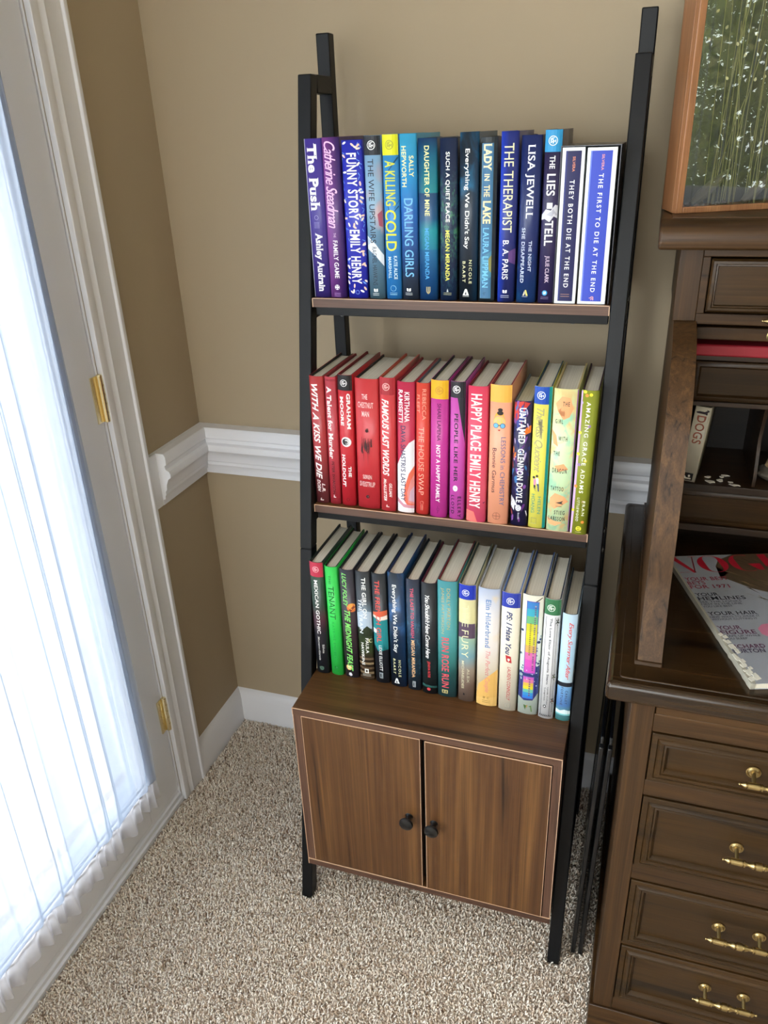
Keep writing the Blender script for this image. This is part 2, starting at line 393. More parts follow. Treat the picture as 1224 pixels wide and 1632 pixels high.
def side_sheer():
    root = thing('window_sheer', 'thin sheer curtain hanging over the side window', 'curtain', (ROOM_X1 - 0.05, (W2[0] + W2[1]) / 2, W2[2] - 0.1))
    bm = bmesh.new(); g = []; n = 300; h = W2[3] - W2[2] + 0.25; hw = (W2[1] - W2[0]) / 2 + 0.06
    for z in (0, h / 2, h):
        g.append([bm.verts.new((0.012 * math.sin(k * .55) + .006 * math.sin(k * .21), -hw + 2 * hw * k / n, z)) for k in range(n + 1)])
    for a, c in zip(g, g[1:]):
        for i in range(n): bm.faces.new((a[i], a[i + 1], c[i + 1], c[i])).smooth = True
    me = bpy.data.meshes.new('curtain_panel'); bm.to_mesh(me); bm.free(); me.materials.append(sheer_mat('thin_voile', 0.26))
    o = bpy.data.objects.new('curtain_panel', me); COL.objects.link(o); o.parent = root
    b = MB(); b.cyl((0, -hw - .03, h), (0, hw + .03, h), .008, 10); b.build('curtain_rod', TRIM, root)
side_sheer()

# outside the door: a pale deck with a railing
b = MB(); b.box(-3.2, -0.12, -4.5, 3.0, -0.16, -0.12); struct(b.build('exterior_deck', mat('pale_deck', 'e2dfd9', 0.8)))
b = MB()
for z in (0.05, 0.80): b.box(-2.24, -2.16, -4.5, 3.0, z, z + 0.06)
for k in range(50): b.box(-2.22, -2.18, -4.5 + 0.15 * k, -4.46 + 0.15 * k, -0.12, 0.82)
tag(b.build('deck_railing', TRIM), 'white deck railing outside the glazed door', 'railing')

# ---------------------------------------------------------------- leaning bookcase with cabinet
SX, FY, L, LW = 0.3934, -0.4868, 0.5389, 0.0235
A0, A1 = SX + LW + 0.0012, SX + L - LW - 0.0012
ZT, ZB, Z1, Z2 = 0.5117, 0.106, 1.2061, 0.8459
ZF, YF1 = 1.5428, 0.2978      # top of the front legs: height, set-back
YR = FY + 0.384               # front of the rear legs
BT = 0.0150
def leg_y(z): return FY + YF1 * z / ZF
case = thing('ladder_bookcase', 'tall black metal ladder bookcase with walnut shelves and a two-door cabinet below', 'bookcase', (SX + L / 2, FY, 0))
OFF = Vector((SX + L / 2, FY, 0))
def bpart(mb, name, mats, parent=case, **k):
    bmesh.ops.translate(mb.bm, verts=mb.bm.verts, vec=-OFF)
    return mb.build(name, mats, parent, **k)
DL = 0.026
for x0 in (SX, SX + L - LW):
    b = MB(); x1 = x0 + LW
    zs = 0.7635
    for za, zb_ in ((0.003, zs - 0.0005), (zs + 0.0005, ZF)):
        b.hexa([(x0, leg_y(za), za), (x1, leg_y(za), za), (x1, leg_y(za) + DL, za), (x0, leg_y(za) + DL, za)],
               [(x0, leg_y(zb_), zb_), (x1, leg_y(zb_), zb_), (x1, leg_y(zb_) + DL, zb_), (x0, leg_y(zb_) + DL, zb_)])
    b.hexa([(x0 + .002, leg_y(zs - .004) + .002, zs - .004), (x1 - .002, leg_y(zs - .004) + .002, zs - .004), (x1 - .002, leg_y(zs - .004) + DL - .002, zs - .004), (x0 + .002, leg_y(zs - .004) + DL - .002, zs - .004)],
           [(x0 + .002, leg_y(zs + .004) + .002, zs + .004), (x1 - .002, leg_y(zs + .004) + .002, zs + .004), (x1 - .002, leg_y(zs + .004) + DL - .002, zs + .004), (x0 + .002, leg_y(zs + .004) + DL - .002, zs + .004)])
    bpart(b, 'front_leg', BLACK, bevel=0.0018)
    b = MB(); b.box(x0, x1, YR, YR + LW, 0.003, 1.6058); bpart(b, 'rear_leg', BLACK, bevel=0.0018)
    b = MB(); b.box(x0, x1, leg_y(ZF) + DL - 0.003, YR + 0.001, ZF - 0.027, ZF); bpart(b, 'top_rail', BLACK, bevel=0.0015)
    for z in (Z1 - BT - 0.012, Z2 - BT - 0.012, 0.118):
        b = MB(); b.box(x0 + 0.002, x1 - 0.002, leg_y(z) + DL - 0.004, YR + 0.002, z - 0.011, z + 0.011); bpart(b, 'side_rail', BLACK, bevel=0.001)
for z in (0.0,):
    for x0 in (SX, SX + L - LW):
        for y in (leg_y(0), YR):
            b = MB(); b.box(x0 + 0.001, x0 + LW - 0.001, y + 0.001, y + LW, -0.003, 0.005); bpart(b, 'foot_cap', BLACKP)

def board(z, yf, yb, name, th=BT):
    b = MB(); b.box(A0, A1, yf, yb, z - th, z)
    o = bpart(b, name, [WAL_X], bevel=0.0006)
    b = MB()   # edge band on the front edge, with its pale seam lines
    b.box(A0, A1, yf - 0.0008, yf, z - th, z, 0)
    b.box(A0, A1, yf - 0.0012, yf + 0.0002, z - 0.0008, z + 0.00015, 1)
    b.box(A0, A0 + 0.0011, yf - 0.0012, yf, z - th, z, 1); b.box(A1 - 0.0011, A1, yf - 0.0012, yf, z - th, z, 1)
    bpart(b, 'edge_band', [WAL_E, EDGE], o)
    return o
for z, yf in ((Z1, FY + 0.2337), (Z2, FY + 0.1727)):
    board(z, yf, YR + 0.005, 'shelf_board')
    for yy in (yf + 0.004, YR - 0.022):
        b = MB(); b.box(A0 + 0.004, A1 - 0.001, yy, yy + 0.02, z - BT - 0.0145, z - BT); bpart(b, 'support_bar', BLACK, bevel=0.001)
    for x in (0.466, 0.853):
        b = MB(); b.lathe([(0, 0.0042), (0.0018, 0.004), (0.0028, 0.002), (0.003, 0)], (x, yf + 0.014, z - BT - 0.0145), (0, 0, -1), 12); bpart(b, 'screw', mat('screw_steel', '8a8a88', 0.3, metal=1))
    for x, s in ((SX + L, 1), (SX, -1)):
        for dz in (0.008, -0.026):
            b = MB(); zz = z + dz; b.lathe([(0, 0.0055), (0.0022, 0.0052), (0.0034, 0.003), (0.0036, 0)], (x, leg_y(zz) + DL / 2, zz), (s, 0, 0), 14); bpart(b, 'bolt', BLACKP)
# cabinet
SD = 0.0150
yc0, yc1 = FY + 0.0008, YR + 0.018
board(ZT, yc0, yc1, 'cabinet_top', SD)
for xa, xb in ((A0, A0 + SD), (A1 - SD, A1)):
    b = MB(); b.box(xa, xb, yc0 + 0.0008, yc1, ZB + SD, ZT - SD); o = bpart(b, 'cabinet_side', [wood('walnut_laminate_side', 2, '3a261d', '5a3e30', '6a4b3a', 1, .45, 26)], bevel=0.0006)
    b = MB(); b.box(xa if xa == A0 else xb - 0.0009, xa + 0.0009 if xa == A0 else xb, yc0 - 0.0002, yc0 + 0.0008, ZB + SD, ZT - SD); bpart(b, 'edge_line', EDGE, o)
b = MB(); b.box(A0, A1, yc0 + 0.0008, yc1, ZB, ZB + SD); o = bpart(b, 'cabinet_bottom', [WAL_X], bevel=0.0006)
b = MB(); b.box(A0, A1, yc0 - 0.0002, yc0 + 0.0008, ZB, ZB + SD, 0); b.box(A0, A1, yc0 - 0.0006, yc0 + 0.001, ZB + SD - 0.0008, ZB + SD + 0.0001, 1); b.box(A0, A0 + 0.0012, yc0 - 0.0006, yc0, ZB, ZB + SD, 1); bpart(b, 'edge_band', [WAL_E, EDGE], o)
b = MB(); b.box(A0 + SD, A1 - SD, yc1 - 0.006, yc1 - 0.003, ZB + SD, ZT - SD); bpart(b, 'cabinet_back', mat('dark_board', '2a211b', .8))
b = MB(); b.box(0.655, 0.677, yc0 + 0.024, yc0 + 0.05, ZB + SD, ZT - SD); bpart(b, 'cabinet_divider', mat('dark_board', '2a211b', .8))
for i, (xa, xb, kx, zk) in enumerate(((A0 + SD + 0.0012, 0.6612, 0.6375, 0.303), (0.6705, A1 - SD - 0.0016, 0.6860, 0.301))):
    dy = yc0 + (0.0005 if i == 0 else -0.0015)
    b = MB(); b.box(xa, xb, dy, dy + 0.0145, ZB + SD + 0.0015, ZT - SD - 0.002 - 0.0005 * i)
    d = bpart(b, 'cabinet_door', [WAL_Z], bevel=0.0006)
    b = MB(); z0, z1 = ZB + SD + 0.0015, ZT - SD - 0.002 - 0.0005 * i
    b.box(xa, xb, dy - 0.0004, dy + 0.001, z1 - 0.0009, z1 + 0.0002); b.box(xa, xa + 0.0008, dy - 0.0003, dy + 0.001, z0, z1); b.box(xb - 0.0007, xb, dy - 0.0003, dy + 0.001, z0, z1)
    bpart(b, 'edge_line', EDGE, d)
    b = MB(); b.lathe([(0, 0.0075), (0.002, 0.006), (0.008, 0.0048), (0.013, 0.0062), (0.0165, 0.0125), (0.0195, 0.0137), (0.0225, 0.0125), (0.0245, 0.007), (0.025, 0)], (kx, dy, zk), (0, -1, 0), 28)
    bpart(b, 'knob', BLACKP, d)

# ---------------------------------------------------------------- lettering
_tc = {}
def text_mesh(s, style):
    """2D text as verts/faces, normalised to the unit box. styles: sans bold black serif italic script light"""
    key = (s, style)
    if key in _tc: return _tc[key]
    cu = bpy.data.curves.new('lettering', 'FONT'); cu.body = s; cu.size = 1.0; cu.resolution_u = 3; cu.fill_mode = 'FRONT'
    cu.offset = {'bold': 0.017, 'black': 0.024, 'serif': 0.012, 'serifbold': 0.034, 'script': 0.006, 'brush': 0.03, 'sansmid': 0.010, 'light': -0.008, 'wide': 0.014}.get(style, 0.0)
    cu.shear = {'italic': 0.3, 'script': 0.38, 'brush': 0.3}.get(style, 0.0)
    cu.space_character = {'bold': 1.05, 'black': 1.12, 'brush': 1.06, 'wide': 1.35, 'script': 0.86, 'serif': 1.06, 'serifbold': 1.05, 'light': 1.1}.get(style, 1.0)
    o = bpy.data.objects.new('lettering', cu); COL.objects.link(o)
    dg = bpy.context.evaluated_depsgraph_get(); dg.update()
    me = bpy.data.meshes.new_from_object(o.evaluated_get(dg))
    V = [(v.co.x, v.co.y) for v in me.vertices]; F = [tuple(p.vertices) for p in me.polygons]
    if style.startswith('serif'):
        cnt = {}
        for f in F:
            for a, c in zip(f, f[1:] + f[:1]):
                k = (min(a, c), max(a, c)); cnt[k] = cnt.get(k, 0) + 1
        ext, th = 0.055, 0.04
        ys = sorted({round(V[i][1], 2) for i in range(len(V))})
        for (a, c), n in list(cnt.items()):
            if n != 1: continue
            (xa, ya), (xc, yc) = V[a], V[c]
            if abs(ya - yc) < 0.004 and 0.05 < abs(xa - xc) < 0.26:
                x0, x1 = min(xa, xc) - ext, max(xa, xc) + ext
                up = ya > 0.3
                y0, y1 = (ya - th, ya) if up else (ya, ya + th)
                k = len(V); V += [(x0, y0), (x1, y0), (x1, y1), (x0, y1)]; F.append((k, k + 1, k + 2, k + 3))
    bpy.data.objects.remove(o); bpy.data.curves.remove(cu); bpy.data.meshes.remove(me)
    if not V: V = [(0, 0), (1, 0), (1, 1)]; F = [(0, 1, 2)]
    x0 = min(v[0] for v in V); x1 = max(v[0] for v in V); y0 = min(v[1] for v in V); y1 = max(v[1] for v in V)
    V = [((x - x0) / max(1e-6, x1 - x0), (y - y0) / max(1e-6, y1 - y0)) for x, y in V]
    _tc[key] = (V, F); return V, F

def circ(u, t, r, n=20, asp=1.0, a0=0): return [(u + r * math.cos(a0 + 2 * math.pi * k / n), t + asp * r * math.sin(a0 + 2 * math.pi * k / n)) for k in range(n)]

class Marks:
    """flat marks in metres: x across (0 = middle), d = distance down from the top; drawn layer over layer"""
    def __init__(s, W, H, yr): s.W, s.H, s.yr = W, H, yr; s.items = []; s.layer = 0
    def td(s, y): return (y - s.yr[0]) / (s.yr[1] - s.yr[0]) * s.H
    def ux(s, u): return (u - 0.5) * s.W
    def add(s, V, F, c, gloss=0.5): s.items.append((V, F, c, s.layer, gloss)); s.layer += 1
    def T(s, txt, y0, y1, u0, u1, c, style='sans'):      # reads downwards
        V, F = text_mesh(txt, style); a, b_ = s.td(y0), s.td(y1); p, q = s.ux(u0), s.ux(u1)
        s.add([(p + (q - p) * v[1], a + (b_ - a) * v[0]) for v in V], F, c)
    def Hz(s, txt, y0, y1, u0, u1, c, style='sans'):
        V, F = text_mesh(txt, style); a, b_ = s.td(y0), s.td(y1); p, q = s.ux(u0), s.ux(u1)
        s.add([(p + (q - p) * v[0], b_ + (a - b_) * v[1]) for v in V], F, c)
    def B(s, y0, y1, u0, u1, c):
        a, b_ = s.td(y0), s.td(y1); p, q = s.ux(u0), s.ux(u1)
        s.add([(p, a), (q, a), (q, b_), (p, b_)], [(0, 1, 2, 3)], c)
    def P(s, pts, c):
        s.add([(s.ux(u), s.td(y)) for u, y in pts], [tuple(range(len(pts)))], c)
    def D(s, u, y, r, c, asp=1.0, n=20):
        s.add([(x, d) for x, d in circ(s.ux(u), s.td(y), r, n, asp)], [tuple(range(n))], c)
    def R(s, u, y, r, wd, c, n=24):
        A = circ(s.ux(u), s.td(y), r, n); Bq = circ(s.ux(u), s.td(y), r - wd, n)
        s.add(A + Bq, [(i, (i + 1) % n, n + (i + 1) % n, n + i) for i in range(n)], c)
    def club(s, u, y, c, r=0.0066):                         # the round club badge: ring with crossed strokes
        s.R(u, y, r, r * 0.15, c); x, d = s.ux(u), s.td(y); k = r
        V, F = [], []
        def st(ax, ad, bx_, bd, wd=0.11):
            dx, dd = bx_ - ax, bd - ad; ln = math.hypot(dx, dd); nx, nd = -dd / ln * wd / 2, dx / ln * wd / 2
            i = len(V); V.extend([(x + k * (ax + nx), d + k * (ad + nd)), (x + k * (bx_ + nx), d + k * (bd + nd)), (x + k * (bx_ - nx), d + k * (bd - nd)), (x + k * (ax - nx), d + k * (ad - nd))]); F.append((i, i + 1, i + 2, i + 3))
        st(-.5, -.45, -.5, .45); st(-.5, -.45, -.12, -.3); st(-.12, -.3, -.5, 0); st(-.5, 0, -.1, .2); st(-.1, .2, -.5, .45)
        st(0.0, -.62, 0, .62); st(-.35, -.5, .35, -.62); st(.12, -.1, .12, .5); st(.12, -.1, .36, .2); st(.36, .2, .58, -.2); st(.58, -.2, .58, .4)
        s.add(V, F, c)
    def mesh(s, surf, lift=0.00016, step=0.00003, cuts=6):
        """-> list of (coords, faces, colour)"""
        out = []
        for V, F, c, ly, gl in s.items:
            bm = bmesh.new(); vs = [bm.verts.new((p[0], p[1], 0)) for p in V]
            for f in F:
                try: bm.faces.new([vs[i] for i in f])
                except ValueError: pass
            bmesh.ops.triangulate(bm, faces=bm.faces[:])
            xs = [p[0] for p in V]
            if max(xs) - min(xs) > s.W * 0.12:
                for k in range(1, cuts):
                    xc = s.W * (k / cuts - 0.5)
                    if min(xs) < xc < max(xs):
                        bmesh.ops.bisect_plane(bm, geom=bm.verts[:] + bm.edges[:] + bm.faces[:], plane_co=(xc, 0, 0), plane_no=(1, 0, 0))
            bm.verts.index_update()
            out.append(([surf(v.co.x, v.co.y, lift + step * min(ly, 40)) for v in bm.verts], [tuple(v.index for v in f.verts) for f in bm.faces], c))
            bm.free()
        return out

def ink(c):
    return mat('ink_' + c, c, 0.45, spec=0.3)

# ---------------------------------------------------------------- books
def spine_mat(name, stops, side=None, blotch=None, rough=0.33):
    """stops: (v, colour) from the top of the spine down; side: (left, right) tint factors; blotches: (scale, colour, v0, v1, lo, hi)"""
    m = bpy.data.materials.new(name); m.use_nodes = True; t = NT(m); b = m.node_tree.nodes['Principled BSDF']
    b.inputs['Roughness'].default_value = rough; b.inputs['Specular IOR Level'].default_value = 0.45
    uv = t.n('ShaderNodeUVMap'); sep = t.n('ShaderNodeSeparateXYZ'); t.l(uv.outputs[0], sep.inputs[0])
    r = t.n('ShaderNodeValToRGB'); e = r.color_ramp.elements
    e[0].position = max(0, stops[0][0]); e[0].color = lin(stops[0][1])
    if len(stops) == 1: e[1].position = 1; e[1].color = lin(stops[0][1])
    else:
        e[1].position = stops[-1][0]; e[1].color = lin(stops[-1][1])
        for p, c in stops[1:-1]: k = e.new(p); k.color = lin(c)
    t.l(sep.outputs[1], r.inputs[0]); out = r.outputs[0]
    def mixin(fac, colr):
        nonlocal out
        mx = t.n('ShaderNodeMix', data_type='RGBA'); t.l(fac, mx.inputs[0]); t.l(out, mx.inputs[6])
        mx.inputs[7].default_value = lin(colr); out = mx.outputs[2]
    for (u0, u1, c) in (side or []):
        mr = t.n('ShaderNodeMapRange'); mr.inputs[1].default_value = u0; mr.inputs[2].default_value = u1; t.l(sep.outputs[0], mr.inputs[0]); mixin(mr.outputs[0], c)
    for (sc, c, v0, v1, lo, hi) in (blotch or []):
        mp = t.n('ShaderNodeMapping'); mp.inputs['Scale'].default_value = (sc * 0.22, sc, 1); mp.inputs['Location'].default_value = (sc * 1.37 % 5, v0 * 9, 0)
        nz = t.n('ShaderNodeTexNoise'); nz.inputs['Scale'].default_value = 1.0; nz.inputs['Detail'].default_value = 3; nz.inputs['Distortion'].default_value = 0.8
        t.l(uv.outputs[0], mp.inputs[0]); t.l(mp.outputs[0], nz.inputs[0])
        mr = t.n('ShaderNodeMapRange'); mr.inputs[1].default_value = lo; mr.inputs[2].default_value = hi; t.l(nz.outputs[0], mr.inputs[0])
        # limited to a band of the spine
        g1 = t.n('ShaderNodeMapRange'); g1.inputs[1].default_value = v0 - 0.04; g1.inputs[2].default_value = v0 + 0.04; t.l(sep.outputs[1], g1.inputs[0])
        g2 = t.n('ShaderNodeMapRange'); g2.inputs[1].default_value = v1 + 0.04; g2.inputs[2].default_value = v1 - 0.04; t.l(sep.outputs[1], g2.inputs[0])
        m1 = t.n('ShaderNodeMath', operation='MULTIPLY'); t.l(g1.outputs[0], m1.inputs[0]); t.l(g2.outputs[0], m1.inputs[1])
        m2 = t.n('ShaderNodeMath', operation='MULTIPLY'); t.l(m1.outputs[0], m2.inputs[0]); t.l(mr.outputs[0], m2.inputs[1]); mixin(m2.outputs[0], c)
    t.l(out, b.inputs['Base Color'])
    return m

def uv_shell(name, inner, outer, h, mats, parent, z0=0.0, marks=None, W=0.03, H=0.24, smooth_n=None):
    """open profile extruded upwards; inner/outer: matching lists of (x, y); uv u follows x across the spine, v runs down"""
    n = len(outer); V = []; F = []; MI = []
    for z in (z0, z0 + h):
        V += [(x, y, z) for x, y in outer] + [(x, y, z) for x, y in inner]
    o0, i0, o1, i1 = 0, n, 2 * n, 3 * n
    for k in range(n - 1):
        F.append((o0 + k, o0 + k + 1, o1 + k + 1, o1 + k)); F.append((i0 + k + 1, i0 + k, i1 + k, i1 + k + 1))
        F.append((o1 + k, o1 + k + 1, i1 + k + 1, i1 + k)); F.append((o0 + k + 1, o0 + k, i0 + k, i0 + k + 1))
    F.append((o0, o1, i1, i0)); F.append((o0 + n - 1, i0 + n - 1, i1 + n - 1, o1 + n - 1))
    MI = [0] * len(F); nshell = len(F)
    ml = list(mats)
    for co, fs, c in (marks or []):
        m = ink(c)
        if m not in ml: ml.append(m)
        k = len(V); V += co; F += [tuple(k + i for i in f) for f in fs]; MI += [ml.index(m)] * len(fs)
    me = bpy.data.meshes.new(name); me.from_pydata(V, [], F); me.update()
    for m in ml: me.materials.append(m)
    me.polygons.foreach_set('material_index', MI)
    uv = me.uv_layers.new(name='UVMap')
    for p in me.polygons:
        for li in p.loop_indices:
            v = me.vertices[me.loops[li].vertex_index].co
            uv.data[li].uv = (v.x / W + 0.5, 1 - (v.z - z0) / h)
    sm = [False] * len(F)
    for i in range(0, 4 * (n - 1), 4): sm[i] = True
    me.polygons.foreach_set('use_smooth', sm)
    o = bpy.data.objects.new(name, me); COL.objects.link(o); o.parent = parent
    return o

def book(kind, label, xc, y, z, wd, h, stops, yr, draw, lean=0.0, side=None, blotch=None, boards='1c1c1e', bulge=0.0042, depth=0.158, group=None, pages=None, flap=True, cat='book', rough=0.33, yaw=0.0):
    root = thing(kind, label, cat, (xc, y, z + abs(math.sin(lean)) * wd / 2), (0, lean, yaw), group)
    Wd = wd - 0.0008
    hw = Wd / 2
    def sy(x): return bulge * abs(x / hw) ** 2.3
    mk = Marks(Wd, h, yr)
    if draw: draw(mk)
    def surf(x, d, lift):
        x = max(-hw, min(hw, x)); d = max(0.0002, min(h - 0.0004, d)); return (x, sy(x) - lift, h - d)
    ms = mk.mesh(surf)
    NX = 14
    sp = [(-hw + Wd * k / NX) for k in range(NX + 1)]
    tj = 0.0005
    back = depth
    outer = [(-hw, back), (-hw, back * 0.5), (-hw, bulge + 0.006)] + [(x, sy(x)) for x in sp] + [(hw, bulge + 0.006), (hw, back * 0.5), (hw, back)]
    inner = [(-hw + tj, back), (-hw + tj, back * 0.5), (-hw + tj, bulge + 0.006)] + [(x * (1 - 2 * tj / Wd), sy(x) + tj) for x in sp] + [(hw - tj, bulge + 0.006), (hw - tj, back * 0.5), (hw - tj, back)]
    sm = spine_mat('jacket_' + kind, stops, side, blotch, rough)
    j = uv_shell('dust_jacket', inner, outer, h, [sm], root, 0.0, ms, Wd, h)
    tb = 0.0023; hwi = hw - tj - 0.0001
    def ring(o_, t_):
        q = hwi - o_
        return [(-q, back - 0.0008 - 0), (-q, bulge + 0.006)] + [(x * q / hw, sy(x) + tj + 0.0002 + o_ * 0.6) for x in sp] + [(q, bulge + 0.006), (q, back - 0.0008)]
    uv_shell('hard_cover', ring(tb, 0), ring(0, 0), h - 0.0012, [mat('board_' + boards, boards, 0.6)], root, 0.0006, None, Wd, h)
    # page block
    q = hwi - tb - 0.0003; pb = MB()
    prof = [(-q, bulge * 0.8 + 0.004)] + [(x * q / hw, sy(x) + 0.0035) for x in sp[1:-1]] + [(q, bulge * 0.8 + 0.004), (q, back - 0.0055), (0, back - 0.0075), (-q, back - 0.0055)]
    pb.prism(prof, 2, 0.0036, h - 0.0040)
    pb.build('page_block', pages or PAGES, root)
    return root

BOOKS = []
G1, G2, G3 = 'hardcover books on the top shelf', 'hardcover books on the middle shelf', 'hardcover books on the cabinet top'
def lines(m, y, u, n, c, wd=0.3, gap=9):
    for k in range(n): m.B(y + k * gap, y + k * gap + 3.2, u - wd / 2, u + wd / 2, c)
def pub(m, u, y, c, s=1.0, yh=40):     # small publisher's device: open book over two short lines
    m.P([(u - .13 * s, y - .35 * yh * s), (u - .02 * s, y - .25 * yh * s), (u - .02 * s, y + .3 * yh * s), (u - .13 * s, y + .2 * yh * s)], c)
    m.P([(u + .02 * s, y - .25 * yh * s), (u + .13 * s, y - .35 * yh * s), (u + .13 * s, y + .2 * yh * s), (u + .02 * s, y + .3 * yh * s)], c)

# ---- top shelf
def d_push(m):
    m.B(m.yr[0], m.yr[1], 0.0, 0.035, 'd8d8ee')  # highlight on the board edge, painted as a pale strip
    m.T('The Push', 170, 615, .16, .74, 'f4f3f8', 'serifbold'); m.R(.48, 660, .0036, .0007, '9d97d0'); lines(m, 692, .48, 5, '8d86c6', .32, 9)
    m.T('Ashley Audrain', 765, 1185, .22, .76, 'eeedf6', 'serifbold')
def d_family(m):
    m.T('Catherine Steadman', 150, 735, .12, .78, 'f0c3e6', 'script'); m.T('THE', 768, 800, .42, .56, 'e2bfe2', 'sans')
    m.T('FAMILY GAME', 822, 1095, .36, .64, 'f5eef8', 'bold')
    m.D(.46, 1162, .0042, 'f4eef7')
    for du, dy in ((-.06, -9), (.06, -9), (-.06, 9), (.06, 9)): m.D(.46 + du, 1162 + dy, .0011, '5a3683', n=10)
    lines(m, 1205, .46, 3, 'b98ad0', .4, 11)
def d_funny(m):
    r = random.Random(5)
    for k in range(40):
        u, y = r.uniform(.04, .96), r.uniform(165, 1240)
        if .19 < u < .76 and 225 < y < 1150 and not (690 < y < 745): u = r.choice((r.uniform(.03, .15), r.uniform(.82, .97)))
        a = r.uniform(0, 3.1); c = r.choice(('f3e6d8', 'f6f1ea', 'f2cdb8', 'e9dcd4')); L_, S_ = .0036, .0016
        m.add([(m.ux(u) + L_ * math.cos(t) * math.cos(a) - S_ * math.sin(t) * math.sin(a), m.td(y) + L_ * math.cos(t) * math.sin(a) + S_ * math.sin(t) * math.cos(a)) for t in [k2 * .6283 for k2 in range(10)]], [tuple(range(10))], c); m.layer -= 1
    for k in range(40):
        u, y = r.uniform(.03, .97), r.uniform(160, 1245); a = r.choice((0.5, 1.1, 2.0)); L_, S_ = .0025, .0005
        if .18 < u < .8: u = r.choice((.08, .9)) + r.uniform(-.07, .07)
        dx, dd = math.cos(a), math.sin(a)
        m.add([(m.ux(u) + p * L_ * dx - q * S_ * dd, m.td(y) + p * L_ * dd + q * S_ * dx) for p, q in ((-1, -1), (1, -1), (1, 1), (-1, 1))], [(0, 1, 2, 3)], '6c9df0'); m.layer -= 1
    m.layer += 2
    m.T('FUNNY STORY', 232, 682, .24, .74, 'fbf8f6', 'black'); m.T('EMILY HENRY', 752, 1142, .24, .74, 'fbf8f6', 'black')
    m.R(.5, 1205, .0034, .0006, '7fa0f0')
def d_wife(m):
    m.B(112, 240, 0, 1, '26292f'); m.club(.48, 175, 'eef0f0')
    m.P([(0, 790), (.55, 850), (1, 930), (1, 1010), (.5, 930), (0, 885)], 'dfe6ee'); m.P([(.0, 800), (.3, 835), (.0, 860)], 'b4c6da')
    m.P([(.72, 640), (1, 610), (1, 730), (.8, 720)], 'a4566b')
    m.T('THE WIFE UPSTAIRS', 265, 842, .22, .58, '2b2f38', 'sans'); m.T('RACHEL HAWKINS', 870, 1150, .30, .58, '2f3742', 'sans'); pub(m, .45, 1190, 'f2f4f4'); lines(m, 1212, .45, 2, 'dfe3e6', .4, 12)
def d_cold(m):
    m.B(103, 240, 0, 1, 'd9da1f'); m.club(.48, 172, '8f9434')
    for p in ([(.95, 250), (1, 260), (.4, 345), (.38, 338)], [(.7, 600), (.74, 596), (1, 540), (1, 548)], [(.1, 520), (.13, 518), (.45, 640), (.4, 640)], [(.55, 640), (.6, 636), (.95, 580), (.98, 590)], [(.3, 700), (.33, 700), (.1, 800), (.06, 798)]): m.P(p, '1c4a68')
    m.T('A KILLING', 275, 582, .14, .80, 'cfd640', 'bold'); m.T('COLD', 610, 902, .08, .80, 'dfe03a', 'sansmid')
    m.T('KATE ALICE', 938, 1110, .58, .80, 'd5ecf5', 'sansmid'); m.T('MARSHALL', 945, 1105, .20, .42, 'd5ecf5', 'sansmid'); m.R(.5, 1178, .0048, .0006, '8ccdf0'); lines(m, 1212, .5, 2, '9fd4f2', .5, 12)
def d_darling(m):
    m.T('SALLY', 243, 385, .58, .84, 'ece9a8', 'bold'); m.T('HEPWORTH', 180, 452, .12, .42, 'ece9a8', 'bold')
    m.T('DARLING GIRLS', 530, 1092, .22, .76, '74b8e6', 'sansmid'); pub(m, .42, 1190, 'eef2f4'); lines(m, 1212, .42, 2, 'ccd2d8', .45, 12)
def d_daughter(m):
    m.T('DAUGHTER OF MINE', 180, 655, .36, .62, 'ece7a0', 'bold'); m.T('MEGAN MIRANDA', 742, 1115, .34, .58, '4aa0dc', 'sansmid')
    m.P([(.4, 1170), (.44, 1170), (.44, 1205), (.5, 1215), (.5, 1226), (.4, 1208)], 'b9ac78'); m.P([(.62, 1170), (.58, 1170), (.58, 1205), (.52, 1215), (.52, 1226), (.62, 1208)], 'b9ac78'); m.B(1170, 1212, .49, .53, 'b9ac78')
def d_quiet(m):
    m.T('SUCH A QUIET PLACE', 220, 697, .33, .60, 'f0f2ee', 'bold'); m.T('MEGAN MIRANDA', 755, 1122, .34, .60, 'e3dd62', 'bold'); m.P([(.47, 1180), (.53, 1205), (.41, 1205)], 'b9c3c6'); lines(m, 1212, .47, 2, 'a8a88a', .5, 12)
def d_every(m, yr=None):
    m.T("Everything We Didn't Say", 200, 885, .24, .56, 'f4f5f2', 'sansmid'); m.T('NICOLE', 965, 1140, .56, .72, 'd9d7a8', 'wide'); m.T('BAART', 975, 1130, .20, .37, 'd9d7a8', 'wide')
    m.P([(.36, 1180), (.46, 1180), (.58, 1228), (.22, 1228)], 'eef0ee'); m.P([(.40, 1196), (.45, 1222), (.34, 1222)], '1a222c'); lines(m, 1234, .4, 1, 'c8ccd0', .36)
def d_lady(m):
    m.B(122, 160, 0, 1, '2a3034'); m.B(162, 1252, .12, .80, '3f6f94'); m.P([(.14, 950), (.8, 900), (.8, 1090), (.14, 1130)], '4b86a4'); m.P([(.62, 960), (.8, 930), (.8, 1060), (.66, 1040)], '8d8a52')
    m.B(150, 1265, .80, 1, '262d33'); m.B(162, 1252, .12, .15, '74a0bc')
    m.T('LADY', 165, 345, .22, .70, 'efe4b4', 'serifbold'); m.T('IN', 366, 410, .28, .60, 'efe0b0', 'bold'); m.T('THE', 440, 520, .26, .62, 'ead9a6', 'bold'); m.T('LAKE', 545, 706, .22, .70, 'f0dca8', 'serifbold')
    m.T('LAURA LIPPMAN', 733, 1172, .25, .62, '74c0ee', 'serif'); m.T('lp', 1205, 1228, .3, .5, '22506e', 'sans')
